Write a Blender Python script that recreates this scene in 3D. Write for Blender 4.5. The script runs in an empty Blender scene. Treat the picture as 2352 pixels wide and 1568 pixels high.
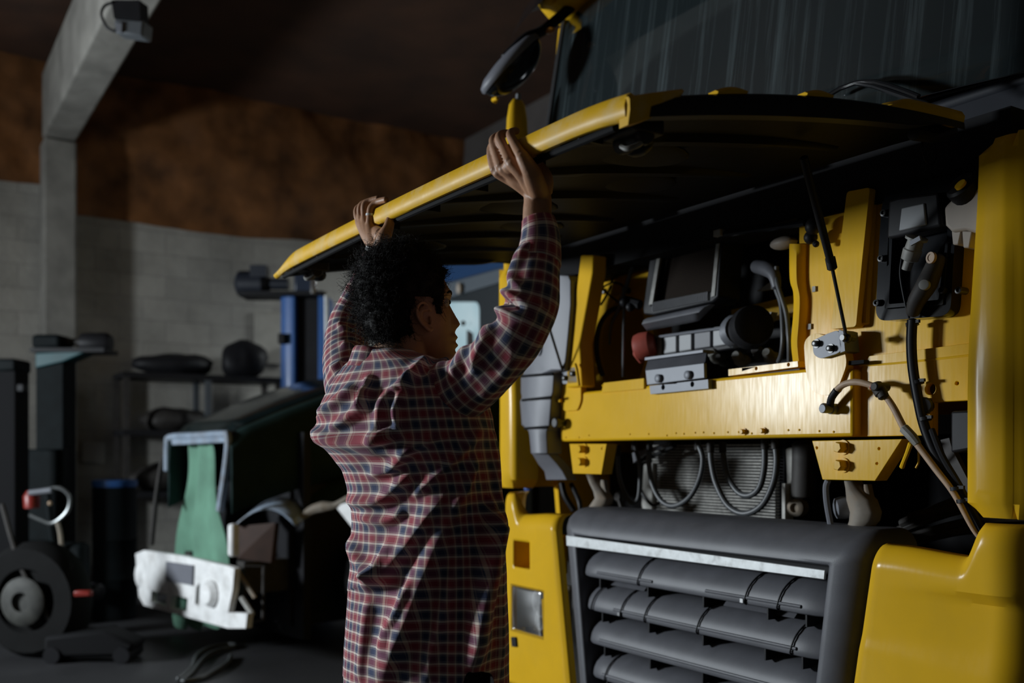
import bpy, bmesh, math, random
import numpy as np
from mathutils import Vector, Matrix, noise
from mathutils.geometry import tessellate_polygon

# ------------------------------------------------------------------ camera, world, lights, exposure
IMG_W, IMG_H = 2352, 1568
LENS = 35.0
F = LENS / 36.0 * IMG_W            # focal length in pixels
CX, HOR = 1176.0, 1040.0           # optical axis column, horizon row
CAM_Z = 1.27
TH = math.radians(32.13)           # direction of the yellow truck and of the building
EX = Vector((math.sin(TH), -math.cos(TH), 0)); EY = Vector((math.cos(TH), math.sin(TH), 0))
TC = Vector((0.599, 3.259, 0.0))   # truck origin on the floor
TROT = math.atan2(EX.y, EX.x)

scn = bpy.context.scene
cam_d = bpy.data.cameras.new('camera'); cam = bpy.data.objects.new('camera', cam_d)
scn.collection.objects.link(cam); scn.camera = cam
cam.location = (0, 0, CAM_Z); cam.rotation_euler = (math.pi / 2, 0, 0)
cam_d.lens = LENS; cam_d.sensor_width = 36; cam_d.shift_y = (HOR - IMG_H / 2) / IMG_W
cam_d.clip_start = 0.05; cam_d.clip_end = 100
cam_d.dof.use_dof = True; cam_d.dof.focus_distance = 2.5; cam_d.dof.aperture_fstop = 2.0

world = bpy.data.worlds.new('world'); scn.world = world; world.use_nodes = True
bg = world.node_tree.nodes['Background']
bg.inputs[0].default_value = (0.55, 0.62, 0.75, 1); bg.inputs[1].default_value = 0.0075

scn.view_settings.view_transform = 'Standard'; scn.view_settings.look = 'None'
scn.view_settings.gamma = 1.0; scn.view_settings.use_curve_mapping = False
scn.view_settings.exposure = 0.0


def L2W(p):
    """truck / building frame -> world"""
    p = Vector(p)
    return TC + EX * p.x + EY * p.y + Vector((0, 0, p.z))


def area(name, loc, target, sx, sy, power, col):
    d = bpy.data.lights.new(name, 'AREA'); o = bpy.data.objects.new(name, d); scn.collection.objects.link(o)
    d.shape = 'RECTANGLE'; d.size = sx; d.size_y = sy; d.energy = power; d.color = col
    o.location = loc
    o.rotation_euler = (Vector(target) - Vector(loc)).to_track_quat('-Z', 'Y').to_euler()
    return o


# daylight through the open workshop door in the front wall, and through the far door behind the trucks
area('daylight_front_door', L2W((-4.4, -5.35, 1.92)), L2W((0.2, 0.0, 1.5)), 1.0, 0.56, 350, (0.86, 0.94, 1.0))
area('bonnet_fill', L2W((-5.4, 4.4, 4.6)), L2W((-4.4, 0.6, 1.5)), 1.6, 1.2, 170, (0.9, 0.97, 1.0))  # added unseen fill lamp brightening the old bonnet and the lift column
area('daylight_far_door', L2W((-4.2, 8.6, 2.4)), L2W((-4.6, 0.0, 1.3)), 2.6, 2.2, 85, (0.85, 0.95, 1.0))


# ------------------------------------------------------------------ pixel helpers (positions measured on the photograph, each with its own distance)
def Wp(px, py, d):
    return Vector(((px - CX) / F * d, d, CAM_Z + (HOR - py) / F * d))


def T(px, py, y=0.0):
    """pixel -> truck frame point on the plane y"""
    dx = (px - CX) / F; dz = (HOR - py) / F
    t = (y + TC.dot(EY)) / (dx * EY.x + EY.y)
    w = Vector((dx * t, t, 0)) - TC
    return Vector((w.dot(EX), y, CAM_Z + dz * t))


def S(px, py, x=0.0):
    """pixel -> truck frame point on the plane x"""
    dx = (px - CX) / F; dz = (HOR - py) / F
    t = (x + TC.dot(EX)) / (dx * EX.x + EX.y)
    w = Vector((dx * t, t, 0)) - TC
    return Vector((x, w.dot(EY), CAM_Z + dz * t))


def T2(pts, y=0.0):
    return [(T(a, b, y).x, T(a, b, y).z) for a, b in pts]


def to_px(p):
    """world point -> pixel"""
    return CX + F * p[0] / p[1], HOR - F * (p[2] - CAM_Z) / p[1]


# ------------------------------------------------------------------ materials
MAT = {}


def mat(name, col, rough=0.5, metal=0.0, spec=0.5, coat=0.0, bump=0.0, bscale=60.0, var=0.0, vscale=8.0, dirt=None, dscale=3.0, damt=0.5, detail=6):
    m = bpy.data.materials.new(name); m.use_nodes = True
    nt = m.node_tree; b = nt.nodes['Principled BSDF']
    b.inputs['Base Color'].default_value = (*col, 1); b.inputs['Roughness'].default_value = rough
    b.inputs['Metallic'].default_value = metal; b.inputs['Specular IOR Level'].default_value = spec
    b.inputs['Coat Weight'].default_value = coat; b.inputs['Coat Roughness'].default_value = 0.12
    tc = nt.nodes.new('ShaderNodeTexCoord')
    last = None
    if var > 0:
        n = nt.nodes.new('ShaderNodeTexNoise'); n.inputs['Scale'].default_value = vscale; n.inputs['Detail'].default_value = detail
        nt.links.new(tc.outputs['Object'], n.inputs['Vector'])
        r = nt.nodes.new('ShaderNodeMapRange'); r.inputs[1].default_value = 0.3; r.inputs[2].default_value = 0.7
        r.inputs[3].default_value = 1 - var; r.inputs[4].default_value = 1 + var
        nt.links.new(n.outputs['Fac'], r.inputs[0])
        mx = nt.nodes.new('ShaderNodeMix'); mx.data_type = 'RGBA'; mx.blend_type = 'MULTIPLY'; mx.inputs[0].default_value = 1
        mx.inputs[6].default_value = (*col, 1); nt.links.new(r.outputs[0], mx.inputs[7])
        last = mx.outputs[2]; nt.links.new(last, b.inputs['Base Color'])
    if dirt:
        n = nt.nodes.new('ShaderNodeTexNoise'); n.inputs['Scale'].default_value = dscale; n.inputs['Detail'].default_value = 8
        n.inputs['Roughness'].default_value = 0.65
        nt.links.new(tc.outputs['Object'], n.inputs['Vector'])
        r = nt.nodes.new('ShaderNodeMapRange'); r.inputs[1].default_value = 0.48; r.inputs[2].default_value = 0.75
        r.inputs[3].default_value = 0; r.inputs[4].default_value = damt
        nt.links.new(n.outputs['Fac'], r.inputs[0])
        mx = nt.nodes.new('ShaderNodeMix'); mx.data_type = 'RGBA'; nt.links.new(r.outputs[0], mx.inputs[0])
        if last: nt.links.new(last, mx.inputs[6])
        else: mx.inputs[6].default_value = (*col, 1)
        mx.inputs[7].default_value = (*dirt, 1); nt.links.new(mx.outputs[2], b.inputs['Base Color'])
        r2 = nt.nodes.new('ShaderNodeMapRange'); r2.inputs[1].default_value = 0.4; r2.inputs[2].default_value = 0.8
        r2.inputs[3].default_value = rough; r2.inputs[4].default_value = min(1, rough + 0.3)
        nt.links.new(n.outputs['Fac'], r2.inputs[0]); nt.links.new(r2.outputs[0], b.inputs['Roughness'])
    if bump > 0:
        n = nt.nodes.new('ShaderNodeTexNoise'); n.inputs['Scale'].default_value = bscale; n.inputs['Detail'].default_value = 5
        nt.links.new(tc.outputs['Object'], n.inputs['Vector'])
        bp = nt.nodes.new('ShaderNodeBump'); bp.inputs['Strength'].default_value = bump; bp.inputs['Distance'].default_value = 0.01
        nt.links.new(n.outputs['Fac'], bp.inputs['Height']); nt.links.new(bp.outputs[0], b.inputs['Normal'])
    MAT[name] = m
    return m


YEL = mat('yellow_paint', (0.80, 0.46, 0.012), 0.6, spec=0.08, coat=0.2, var=0.05, vscale=5, dirt=(0.62, 0.40, 0.07), dscale=4, damt=0.25)
_b = YEL.node_tree.nodes['Principled BSDF']; _b.inputs['Coat Roughness'].default_value = 0.2
_n = YEL.node_tree.nodes.new('ShaderNodeTexNoise'); _m = YEL.node_tree.nodes.new('ShaderNodeMapping'); _m.inputs['Scale'].default_value = (26, 26, 2.5); _n.inputs['Detail'].default_value = 7
_r = YEL.node_tree.nodes.new('ShaderNodeMapRange'); _r.inputs[1].default_value = 0.35; _r.inputs[2].default_value = 0.7; _r.inputs[3].default_value = 0.15; _r.inputs[4].default_value = 0.28
YEL.node_tree.links.new(YEL.node_tree.nodes['Texture Coordinate'].outputs['Object'], _m.inputs[0]); YEL.node_tree.links.new(_m.outputs[0], _n.inputs['Vector']); YEL.node_tree.links.new(_n.outputs['Fac'], _r.inputs[0]); YEL.node_tree.links.new(_r.outputs[0], _b.inputs['Coat Weight'])
YELRIM = mat('scuffed_yellow_paint', (0.80, 0.46, 0.012), 0.5, spec=0.2, coat=0.16, var=0.04, dirt=(0.75, 0.6, 0.35), dscale=14, damt=0.6)
MATB = mat('matt_black', (0.008, 0.008, 0.009), 0.8, spec=0.15)
PLA = mat('grey_black_plastic', (0.105, 0.107, 0.12), 0.5, var=0.12, vscale=14, bump=0.05, bscale=400)
YELRIM.node_tree.nodes['Principled BSDF'].inputs['Coat Roughness'].default_value = 0.35
BLK = mat('black_plastic', (0.014, 0.014, 0.016), 0.5, spec=0.2, var=0.1)
BLKG = mat('glossy_black_plastic', (0.010, 0.011, 0.013), 0.13, spec=0.3)
DRK = mat('dark_grimy_metal', (0.035, 0.031, 0.028), 0.65, metal=0.2, var=0.3, vscale=20)
RUB = mat('black_rubber', (0.028, 0.029, 0.031), 0.5, var=0.12, vscale=25)
HOSE = mat('grey_rubber_hose', (0.085, 0.09, 0.095), 0.42, var=0.1, vscale=25)
COV = mat('grey_plastic_cover', (0.16, 0.165, 0.19), 0.5, var=0.08)
GRY = mat('grey_steel_plate', (0.19, 0.20, 0.225), 0.5, metal=0.1, var=0.08, vscale=12)
STL = mat('bright_steel', (0.6, 0.6, 0.6), 0.25, metal=1.0)
BST = mat('dark_bolt_steel', (0.06, 0.06, 0.06), 0.35, metal=0.7)
SIL = mat('silver_trim', (0.62, 0.64, 0.64), 0.38, metal=0.25, var=0.08, vscale=30, dirt=(0.3, 0.29, 0.27), dscale=25, damt=0.5)
ALU = mat('dull_aluminium', (0.24, 0.235, 0.215), 0.6, metal=0.1, var=0.25, vscale=30)
TAN = mat('rusty_grey_bracket', (0.27, 0.235, 0.19), 0.7, var=0.25, vscale=18, dirt=(0.22, 0.13, 0.06), dscale=9, damt=0.7)
CAB = mat('tan_cable_sheath', (0.42, 0.29, 0.19), 0.55, var=0.12, vscale=40)
RED = mat('red_plastic', (0.42, 0.085, 0.06), 0.5, var=0.15, vscale=30)
WPL = mat('milky_plastic', (0.42, 0.36, 0.30), 0.5, var=0.1)
LID = mat('bluish_cowl_plastic', (0.018, 0.020, 0.026), 0.6, spec=0.25, var=0.1)


# ------------------------------------------------------------------ mesh builder
def catmull(pts, k):
    pts = [Vector(p) for p in pts]
    if k <= 1 or len(pts) < 3: return pts
    out = []
    n = len(pts)
    for i in range(n - 1):
        p0 = pts[max(i - 1, 0)]; p1 = pts[i]; p2 = pts[i + 1]; p3 = pts[min(i + 2, n - 1)]
        for j in range(k):
            t = j / k
            out.append(0.5 * ((2 * p1) + (p2 - p0) * t + (2 * p0 - 5 * p1 + 4 * p2 - p3) * t * t + (3 * p1 - p0 - 3 * p2 + p3) * t ** 3))
    out.append(pts[-1])
    return out


def interp_list(vals, k):
    n = len(vals); out = []
    for i in range(n - 1):
        for j in range(k):
            t = j / k; out.append(vals[i] * (1 - t) + vals[i + 1] * t)
    out.append(vals[-1])
    return out


def rp(pts, r, k=4):
    """round the corners of a 2D polygon"""
    out = []; n = len(pts)
    for i in range(n):
        p = Vector(pts[i]); a = Vector(pts[i - 1]); b = Vector(pts[(i + 1) % n])
        da = (a - p); db = (b - p)
        ra = min(r, da.length * 0.45); rb = min(r, db.length * 0.45)
        s = p + da.normalized() * ra; e = p + db.normalized() * rb
        for j in range(k + 1):
            t = j / k
            q = s * (1 - t) ** 2 + p * 2 * t * (1 - t) + e * t * t
            out.append((q.x, q.y))
    return out


def circ(cx, cz, r, n=20, rz=None):
    rz = rz or r
    return [(cx + r * math.cos(2 * math.pi * i / n), cz + rz * math.sin(2 * math.pi * i / n)) for i in range(n)]


class MB:
    def __init__(s):
        s.v = []; s.f = []; s.uv = None

    def add(s, vs, fs):
        o = len(s.v); s.v += [tuple(v) for v in vs]; s.f += [tuple(i + o for i in f) for f in fs]
        return s

    def box(s, c, size, rot=None):
        c = Vector(c); hx, hy, hz = [q / 2 for q in size]
        vs = [Vector((x, y, z)) for x in (-hx, hx) for y in (-hy, hy) for z in (-hz, hz)]
        if rot: vs = [rot @ v for v in vs]
        return s.add([c + v for v in vs], [(0, 1, 3, 2), (4, 6, 7, 5), (0, 4, 5, 1), (2, 3, 7, 6), (0, 2, 6, 4), (1, 5, 7, 3)])

    def prism(s, poly, vec):
        n = len(poly); vec = Vector(vec); poly = [Vector(p) for p in poly]
        vs = poly + [p + vec for p in poly]
        nrm = Vector()
        for i in range(n):
            a = poly[i]; b = poly[(i + 1) % n]; nrm += a.cross(b)
        fs = [tuple(range(n)), tuple(range(2 * n - 1, n - 1, -1))] + [(i, i + n, (i + 1) % n + n, (i + 1) % n) for i in range(n)]
        if nrm.dot(vec) > 0: fs = [tuple(reversed(f)) for f in fs]
        return s.add(vs, fs)

    def panel(s, outer, holes=(), y0=0.0, y1=0.02, shear=None):
        """plate in the x-z plane between y0 (front) and y1 (back) with holes"""
        loops = [list(outer)] + [list(h) for h in holes]
        pts = [p for l in loops for p in l]
        tris = tessellate_polygon([[Vector((a, b, 0)) for a, b in l] for l in loops])
        n = len(pts)
        sh = shear or (lambda x, z: 0.0)
        vs = [(a, y0 + sh(a, b), b) for a, b in pts] + [(a, y1 + sh(a, b), b) for a, b in pts]
        fs = []
        for t in tris:
            a, b, c = [Vector(pts[i]) for i in t]
            if (b - a).cross(c - a) < 0: t = (t[0], t[2], t[1])
            fs.append((t[0], t[1], t[2])); fs.append((t[0] + n, t[2] + n, t[1] + n))
        o = 0
        for li, l in enumerate(loops):
            k = len(l)
            ar = sum(l[i][0] * l[(i + 1) % k][1] - l[(i + 1) % k][0] * l[i][1] for i in range(k))
            for i in range(k):
                a = o + i; b = o + (i + 1) % k
                q = (a, a + n, b + n, b)
                if (ar < 0) != (li > 0): q = tuple(reversed(q))
                fs.append(q)
            o += k
        return s.add(vs, fs)

    def loft(s, rings, closed=True, cap0=False, cap1=False):
        n = len(rings[0]); vs = [Vector(p) for r in rings for p in r]; fs = []
        m = n if closed else n - 1
        for i in range(len(rings) - 1):
            for j in range(m):
                a = i * n + j; b = i * n + (j + 1) % n
                fs.append((a, b, b + n, a + n))
        if cap0: fs.append(tuple(range(n - 1, -1, -1)))
        if cap1: fs.append(tuple(range((len(rings) - 1) * n, len(rings) * n)))
        return s.add(vs, fs)

    def tube(s, pts, r, n=10, k=6, cap=True, flat=None):
        ra = r if isinstance(r, (list, tuple)) else [r] * len(pts)
        if len(pts) > 2: P = catmull(pts, k); R = interp_list(list(ra), k)
        else: P = [Vector(p) for p in pts]; R = list(ra)
        tan = []
        for i in range(len(P)):
            t = P[min(i + 1, len(P) - 1)] - P[max(i - 1, 0)]
            tan.append(t.normalized() if t.length > 1e-9 else Vector((0, 0, 1)))
        u = tan[0].orthogonal().normalized()
        if flat:
            u = (Vector(flat) - tan[0] * Vector(flat).dot(tan[0])).normalized()
        rings = []
        for i, p in enumerate(P):
            u = (u - tan[i] * u.dot(tan[i])).normalized(); w = tan[i].cross(u)
            rr = R[i] if isinstance(R[i], (tuple, list)) else R[i]
            rings.append([p + u * (rr * math.cos(2 * math.pi * j / n)) + w * (rr * math.sin(2 * math.pi * j / n)) for j in range(n)])
        if cap:     # rounded ends
            r0 = R[0]; r1 = R[-1]
            pre = [[P[0] - tan[0] * (r0 * 0.35 * c) + (q - P[0]) * f for q in rings[0]] for c, f in ((1.0, 0.25), (0.75, 0.7))]
            post = [[P[-1] + tan[-1] * (r1 * 0.35 * c) + (q - P[-1]) * f for q in rings[-1]] for c, f in ((0.75, 0.7), (1.0, 0.25))]
            rings = pre + rings + post
        return s.loft(rings, True, cap, cap)

    def lathe(s, o, ax, prof, n=20):
        o = Vector(o); ax = Vector(ax).normalized(); u = ax.orthogonal().normalized(); w = ax.cross(u)
        rings = [[o + ax * h + (u * math.cos(2 * math.pi * j / n) + w * math.sin(2 * math.pi * j / n)) * max(r, 1e-5) for j in range(n)] for r, h in prof]
        return s.loft(rings, True, True, True)

    def hexbolt(s, o, ax, r, h):
        return s.lathe(o, ax, [(r * 1.35, 0), (r * 1.35, h * 0.15)], 16).lathe(Vector(o) + Vector(ax).normalized() * h * 0.15, ax, [(r, 0), (r, h * 0.75), (r * 0.85, h * 0.85)], 6)

    def ball(s, c, r, n=14, m=9, sc=(1, 1, 1)):
        c = Vector(c)
        rings = [[c + Vector((r * sc[0] * math.sin(math.pi * i / m) * math.cos(2 * math.pi * j / n), r * sc[1] * math.sin(math.pi * i / m) * math.sin(2 * math.pi * j / n), -r * sc[2] * math.cos(math.pi * i / m))) for j in range(n)] for i in range(m + 1)]
        return s.loft(rings)


def mk(name, mb, m, parent=None, smooth=35, bevel=0.0, bseg=2, sub=0, solid=0.0, loc=None):
    me = bpy.data.meshes.new(name); me.from_pydata([tuple(v) for v in mb.v], [], mb.f); me.update()
    if mb.uv is not None:
        l = me.uv_layers.new(name='UVMap'); vi = np.zeros(len(me.loops), dtype=np.int32); me.loops.foreach_get('vertex_index', vi)
        l.data.foreach_set('uv', np.asarray(mb.uv, dtype=np.float32)[vi].ravel())
    bm = bmesh.new(); bm.from_mesh(me)
    if mb.uv is None: bmesh.ops.remove_doubles(bm, verts=bm.verts, dist=1e-6)
    bmesh.ops.recalc_face_normals(bm, faces=bm.faces); bm.to_mesh(me); bm.free()
    me.materials.append(m)
    o = bpy.data.objects.new(name, me); scn.collection.objects.link(o)
    if parent: o.parent = parent
    if loc is not None: o.location = loc
    if smooth:
        me.polygons.foreach_set('use_smooth', [True] * len(me.polygons))
        if smooth < 180: me.set_sharp_from_angle(angle=math.radians(smooth))
    if solid:
        md = o.modifiers.new('solid', 'SOLIDIFY'); md.thickness = solid; md.offset = 0
    if bevel:
        md = o.modifiers.new('bevel', 'BEVEL'); md.width = bevel; md.segments = bseg; md.limit_method = 'ANGLE'; md.angle_limit = math.radians(40)
        md.harden_normals = False
    if sub:
        md = o.modifiers.new('sub', 'SUBSURF'); md.levels = sub; md.render_levels = sub
    return o


def tag(o, label=None, cat=None, group=None, kind=None):
    if label: o['label'] = label
    if cat: o['category'] = cat
    if group: o['group'] = group
    if kind: o['kind'] = kind
    return o


def empty(name, loc, rz=0.0):
    o = bpy.data.objects.new(name, None); scn.collection.objects.link(o); o.location = loc; o.rotation_euler = (0, 0, rz)
    o.empty_display_size = 0.1
    return o


# ------------------------------------------------------------------ the workshop
def mkR(name, mb, m, **k):
    """structure built in the building frame"""
    o = mk(name, mb, m, **k); o.location = TC; o.rotation_euler = (0, 0, TROT)
    return tag(o, kind='structure')


def node_mat(name):
    m = bpy.data.materials.new(name); m.use_nodes = True
    nt = m.node_tree
    return m, nt, nt.nodes['Principled BSDF'], nt.nodes.new('ShaderNodeTexCoord')


def concrete_floor_mat():
    m, nt, b, tc = node_mat('oily_concrete_floor')
    n = nt.nodes.new('ShaderNodeTexNoise'); n.inputs['Scale'].default_value = 0.9; n.inputs['Detail'].default_value = 9
    nt.links.new(tc.outputs['Object'], n.inputs['Vector'])
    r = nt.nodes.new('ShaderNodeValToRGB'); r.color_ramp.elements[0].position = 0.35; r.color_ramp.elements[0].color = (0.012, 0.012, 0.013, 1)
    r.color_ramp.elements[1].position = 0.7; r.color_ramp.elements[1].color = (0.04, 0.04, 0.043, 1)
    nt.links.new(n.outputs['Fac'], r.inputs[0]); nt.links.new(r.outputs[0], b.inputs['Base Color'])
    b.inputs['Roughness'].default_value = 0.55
    return m


def block_wall_mat():
    m, nt, b, tc = node_mat('painted_block_wall')
    sp = nt.nodes.new('ShaderNodeSeparateXYZ'); cb = nt.nodes.new('ShaderNodeCombineXYZ')
    nt.links.new(tc.outputs['Object'], sp.inputs[0]); nt.links.new(sp.outputs[1], cb.inputs[0]); nt.links.new(sp.outputs[2], cb.inputs[1])
    br = nt.nodes.new('ShaderNodeTexBrick'); br.inputs['Scale'].default_value = 1.0
    br.inputs['Brick Width'].default_value = 0.42; br.inputs['Row Height'].default_value = 0.21; br.inputs['Mortar Size'].default_value = 0.006
    br.inputs['Mortar Smooth'].default_value = 0.3
    br.inputs['Color1'].default_value = (0.40, 0.382, 0.342, 1); br.inputs['Color2'].default_value = (0.34, 0.325, 0.29, 1); br.inputs['Mortar'].default_value = (0.30, 0.285, 0.26, 1)
    nt.links.new(cb.outputs[0], br.inputs['Vector'])
    n = nt.nodes.new('ShaderNodeTexNoise'); n.inputs['Scale'].default_value = 1.3; n.inputs['Detail'].default_value = 9; n.inputs['Roughness'].default_value = 0.65
    nt.links.new(tc.outputs['Object'], n.inputs['Vector'])
    r = nt.nodes.new('ShaderNodeMapRange'); r.inputs[1].default_value = 0.3; r.inputs[2].default_value = 0.7; r.inputs[3].default_value = 0.65; r.inputs[4].default_value = 1.2
    nt.links.new(n.outputs['Fac'], r.inputs[0])
    mx = nt.nodes.new('ShaderNodeMix'); mx.data_type = 'RGBA'; mx.blend_type = 'MULTIPLY'; mx.inputs[0].default_value = 1
    nt.links.new(br.outputs['Color'], mx.inputs[6]); nt.links.new(r.outputs[0], mx.inputs[7]); nt.links.new(mx.outputs[2], b.inputs['Base Color'])
    bp = nt.nodes.new('ShaderNodeBump'); bp.inputs['Strength'].default_value = 0.5; bp.inputs['Distance'].default_value = 0.01; bp.invert = True
    nt.links.new(br.outputs['Fac'], bp.inputs['Height'])
    n2 = nt.nodes.new('ShaderNodeTexNoise'); n2.inputs['Scale'].default_value = 25; n2.inputs['Detail'].default_value = 4; nt.links.new(tc.outputs['Object'], n2.inputs['Vector'])
    bp2 = nt.nodes.new('ShaderNodeBump'); bp2.inputs['Strength'].default_value = 0.25; bp2.inputs['Distance'].default_value = 0.02
    nt.links.new(n2.outputs['Fac'], bp2.inputs['Height']); nt.links.new(bp.outputs[0], bp2.inputs['Normal']); nt.links.new(bp2.outputs[0], b.inputs['Normal'])
    b.inputs['Roughness'].default_value = 0.8
    return m


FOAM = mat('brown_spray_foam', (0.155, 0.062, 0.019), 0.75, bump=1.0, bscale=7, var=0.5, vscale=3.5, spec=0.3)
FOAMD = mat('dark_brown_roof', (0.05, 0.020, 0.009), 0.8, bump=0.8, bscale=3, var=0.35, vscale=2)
CONC = mat('grey_concrete', (0.225, 0.215, 0.192), 0.8, bump=0.3, bscale=18, var=0.25, vscale=4)
GPAN = mat('grey_brown_board', (0.085, 0.075, 0.07), 0.8, var=0.15, vscale=3)
XW = -7.3
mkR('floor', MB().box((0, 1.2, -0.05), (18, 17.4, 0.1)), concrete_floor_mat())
BW = block_wall_mat()
mkR('wall_left', MB().box((XW - 0.1, 1.2, 1.9), (0.2, 17.4, 3.8)), BW)
# lumpy sprayed foam on the upper wall
random.seed(3)


def foam_wall(y0, y1, z0, z1, amp):
    b = MB(); nu = int((y1 - y0) / 0.06); nv = int((z1 - z0) / 0.06); vs = []; fs = []
    for i in range(nv + 1):
        for j in range(nu + 1):
            y = y0 + (y1 - y0) * j / nu; z = z0 + (z1 - z0) * i / nv
            e = noise.fractal(Vector((y * 1.6, z * 1.6, 3.1)), 0.9, 2.1, 4) * amp + 0.06 + 0.05 * noise.noise(Vector((y * 0.7, z * 0.7, 9)))
            if i == 0: z += 0.06 * noise.noise(Vector((y * 1.1, 5, 1)))
            vs.append((XW + max(e, 0.025), y, z))
    for i in range(nv):
        for j in range(nu):
            a = i * (nu + 1) + j; fs.append((a, a + 1, a + nu + 2, a + nu + 1))
    return b.add(vs, fs)


CY0, CY1 = S(100, 600, XW + 0.3).y, S(176, 600, XW + 0.3).y; CYM = (CY0 + CY1) / 2
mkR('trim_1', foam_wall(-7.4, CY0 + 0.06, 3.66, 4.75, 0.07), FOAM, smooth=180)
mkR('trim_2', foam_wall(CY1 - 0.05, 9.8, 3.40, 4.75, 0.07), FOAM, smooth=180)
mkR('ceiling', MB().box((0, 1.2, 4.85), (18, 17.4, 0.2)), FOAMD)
# concrete column and the ceiling beam it carries
mkR('trim_3', MB().box((XW + 0.16, CYM, 2.0), (0.32, CY1 - CY0, 4.0)), CONC, bevel=0.02)
mkR('trim_4', MB().box((-0.4, CYM, 4.30), (13.4, CY1 - CY0, 0.58)), CONC, bevel=0.02)
# front wall behind the camera, with the open door the daylight comes through
mkR('wall_front', MB().panel([(-7.5, 0), (9, 0), (9, 4.8), (-7.5, 4.8)], [[(-5.6, 0.0), (-3.2, 0.0), (-3.2, 2.9), (-5.6, 2.9)]], -5.75, -5.55), BW)
mkR('wall_back', MB().panel([(-7.5, 0), (9, 0), (9, 4.8), (-7.5, 4.8)], [[(-6.0, 0.2), (-2.6, 0.2), (-2.6, 3.9), (-6.0, 3.9)]], 9.0, 9.2), BW)
mkR('wall_right', MB().box((9.0, 1.2, 2.4), (0.2, 17.4, 4.8)), BW)
# grey boarded gable hanging under the roof behind the yellow cab
gp = [T(1004, 335, 3.2), T(1250, 150, 3.2)]
mkR('trim_5', MB().prism([T(1003, 480, 3.2), T(1400, 480, 3.2), (-1.2, 3.2, 4.74), (gp[1].x, 3.2, gp[1].z + 0.35), gp[1], gp[0]], (0, 0.06, 0)), GPAN)

# ------------------------------------------------------------------ the yellow truck
truck = empty('truck', TC, TROT)
tag(truck, 'yellow cab-over truck with its front flap held open above the bare engine bay', 'truck')


def tp(name, mb, m, parent=None, **k):
    return mk(name, mb, m, parent or truck, **k)


def part_empty(name):
    return None


# ---- yellow cross member and its patches
o = MB().panel([(-0.775, 1.315), (0.63, 1.315), (0.63, 1.50), (0.46, 1.512), (-0.745, 1.50), (-0.775, 1.485)], [], 0.0, 0.10)
beam = tp('cross_member', o, YEL, bevel=0.010, bseg=3)
for px in (1300, 1330, 1353, 1447, 1490, 1532, 1553, 1571, 1597, 1616, 1640, 1672, 1697, 1727, 1811, 1836, 1882, 1915):
    p = T(px, 1001 - (px - 1300) * 0.012, 0); tp('weld_spot', MB().ball((p.x, 0.0, 1.333 + 0.004 * math.sin(px)), 0.0035, 8, 5), YEL, beam)
for px in (1384, 1405, 1423, 1445, 1468):
    p = T(px, 885 - (px - 1384) * 0.06, -0.002); tp('weld_spot', MB().ball((p.x, -0.001, p.z), 0.004, 8, 5), YEL, beam)
for px, py in ((1709, 991), (1754, 989)):
    tp('stud', MB().hexbolt(T(px, py, -0.002), (0, -1, 0), 0.008, 0.014), YEL, beam)
b = MB().panel(rp(T2([(1846, 783), (1868, 763), (1932, 780), (1946, 832), (1934, 868), (1916, 906), (1886, 908), (1862, 896), (1850, 850)], -0.012), 0.02), [], -0.012, 0.02)
tp('reinforcing_patch', b, YEL, beam, bevel=0.004)
b = MB().panel(rp(T2([(1292, 880), (1334, 880), (1334, 920), (1326, 942), (1296, 944), (1287, 930)], -0.008), 0.015), [], -0.008, 0.02)
tp('reinforcing_patch', b, YEL, beam, bevel=0.004)
b = MB().panel(T2([(1673, 848), (1832, 829), (1833, 842), (1673, 863)], -0.012), [circ(*T2([(1737, 846)], -0.012)[0], 0.006, 10), circ(*T2([(1811, 837)], -0.012)[0], 0.006, 10)], -0.012, 0.03)
tp('mounting_strip', b, YEL, beam, bevel=0.003)
b = MB().panel(T2([(1385, 879), (1480, 868), (1480, 893), (1380, 902)], -0.006), [], -0.006, 0.02)
tp('mounting_strip', b, YEL, beam, bevel=0.004)
p = T(1296, 971, 0)
tp('rubber_stop', MB().lathe((p.x, 0.0, p.z), (0, -1, 0), [(0.014, 0), (0.014, 0.025), (0.02, 0.027), (0.02, 0.045), (0.016, 0.048)]), BST, beam)

# ---- left box pillar beside the opening
b = MB().prism([T(*q, -0.03) for q in ((1333, 585), (1363, 585), (1361, 626), (1347, 704), (1331, 790), (1337, 888), (1300, 890), (1300, 838), (1314, 738))], (0, 0.065, 0))
tp('left_pillar', b, YEL, bevel=0.008, bseg=3)
b = MB().tube([T(1321, 836, -0.045), T(1325, 850, -0.046), T(1330, 885, -0.045)], 0.006, 8)
tp('pillar_flange', b, YEL)
# ---- yellow panel seen deeper inside, left of the filter box
hole = circ(*T2([(1428, 790)], 0.24)[0], 0.155, 28, 0.20)
b = MB().panel(T2([(1352, 560), (1500, 560), (1500, 905), (1340, 905)], 0.24), [hole], 0.24, 0.26)
fw = tp('inner_firewall', b, YEL)
for px, py in ((1392, 635), (1417, 632), (1388, 669), (1445, 668)):
    tp('plug', MB().lathe(T(px, py, 0.24), (0, -1, 0), [(0.012, 0), (0.012, 0.01), (0.006, 0.012)], 10), BST, fw)
b = MB().tube([T(1408, 630, 0.20), T(1404, 648, 0.20), T(1390, 656, 0.2), T(1385, 664, 0.2), T(1398, 676, 0.2), T(1420, 694, 0.2)], 0.0045, 6)
b.tube([T(1404, 648, 0.20), T(1425, 652, 0.2), T(1440, 668, 0.2)], 0.004, 6).tube([T(1404, 655, 0.2), T(1392, 680, 0.2), T(1380, 700, 0.2)], 0.005, 6)
tp('wiring', b, BLK)
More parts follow.
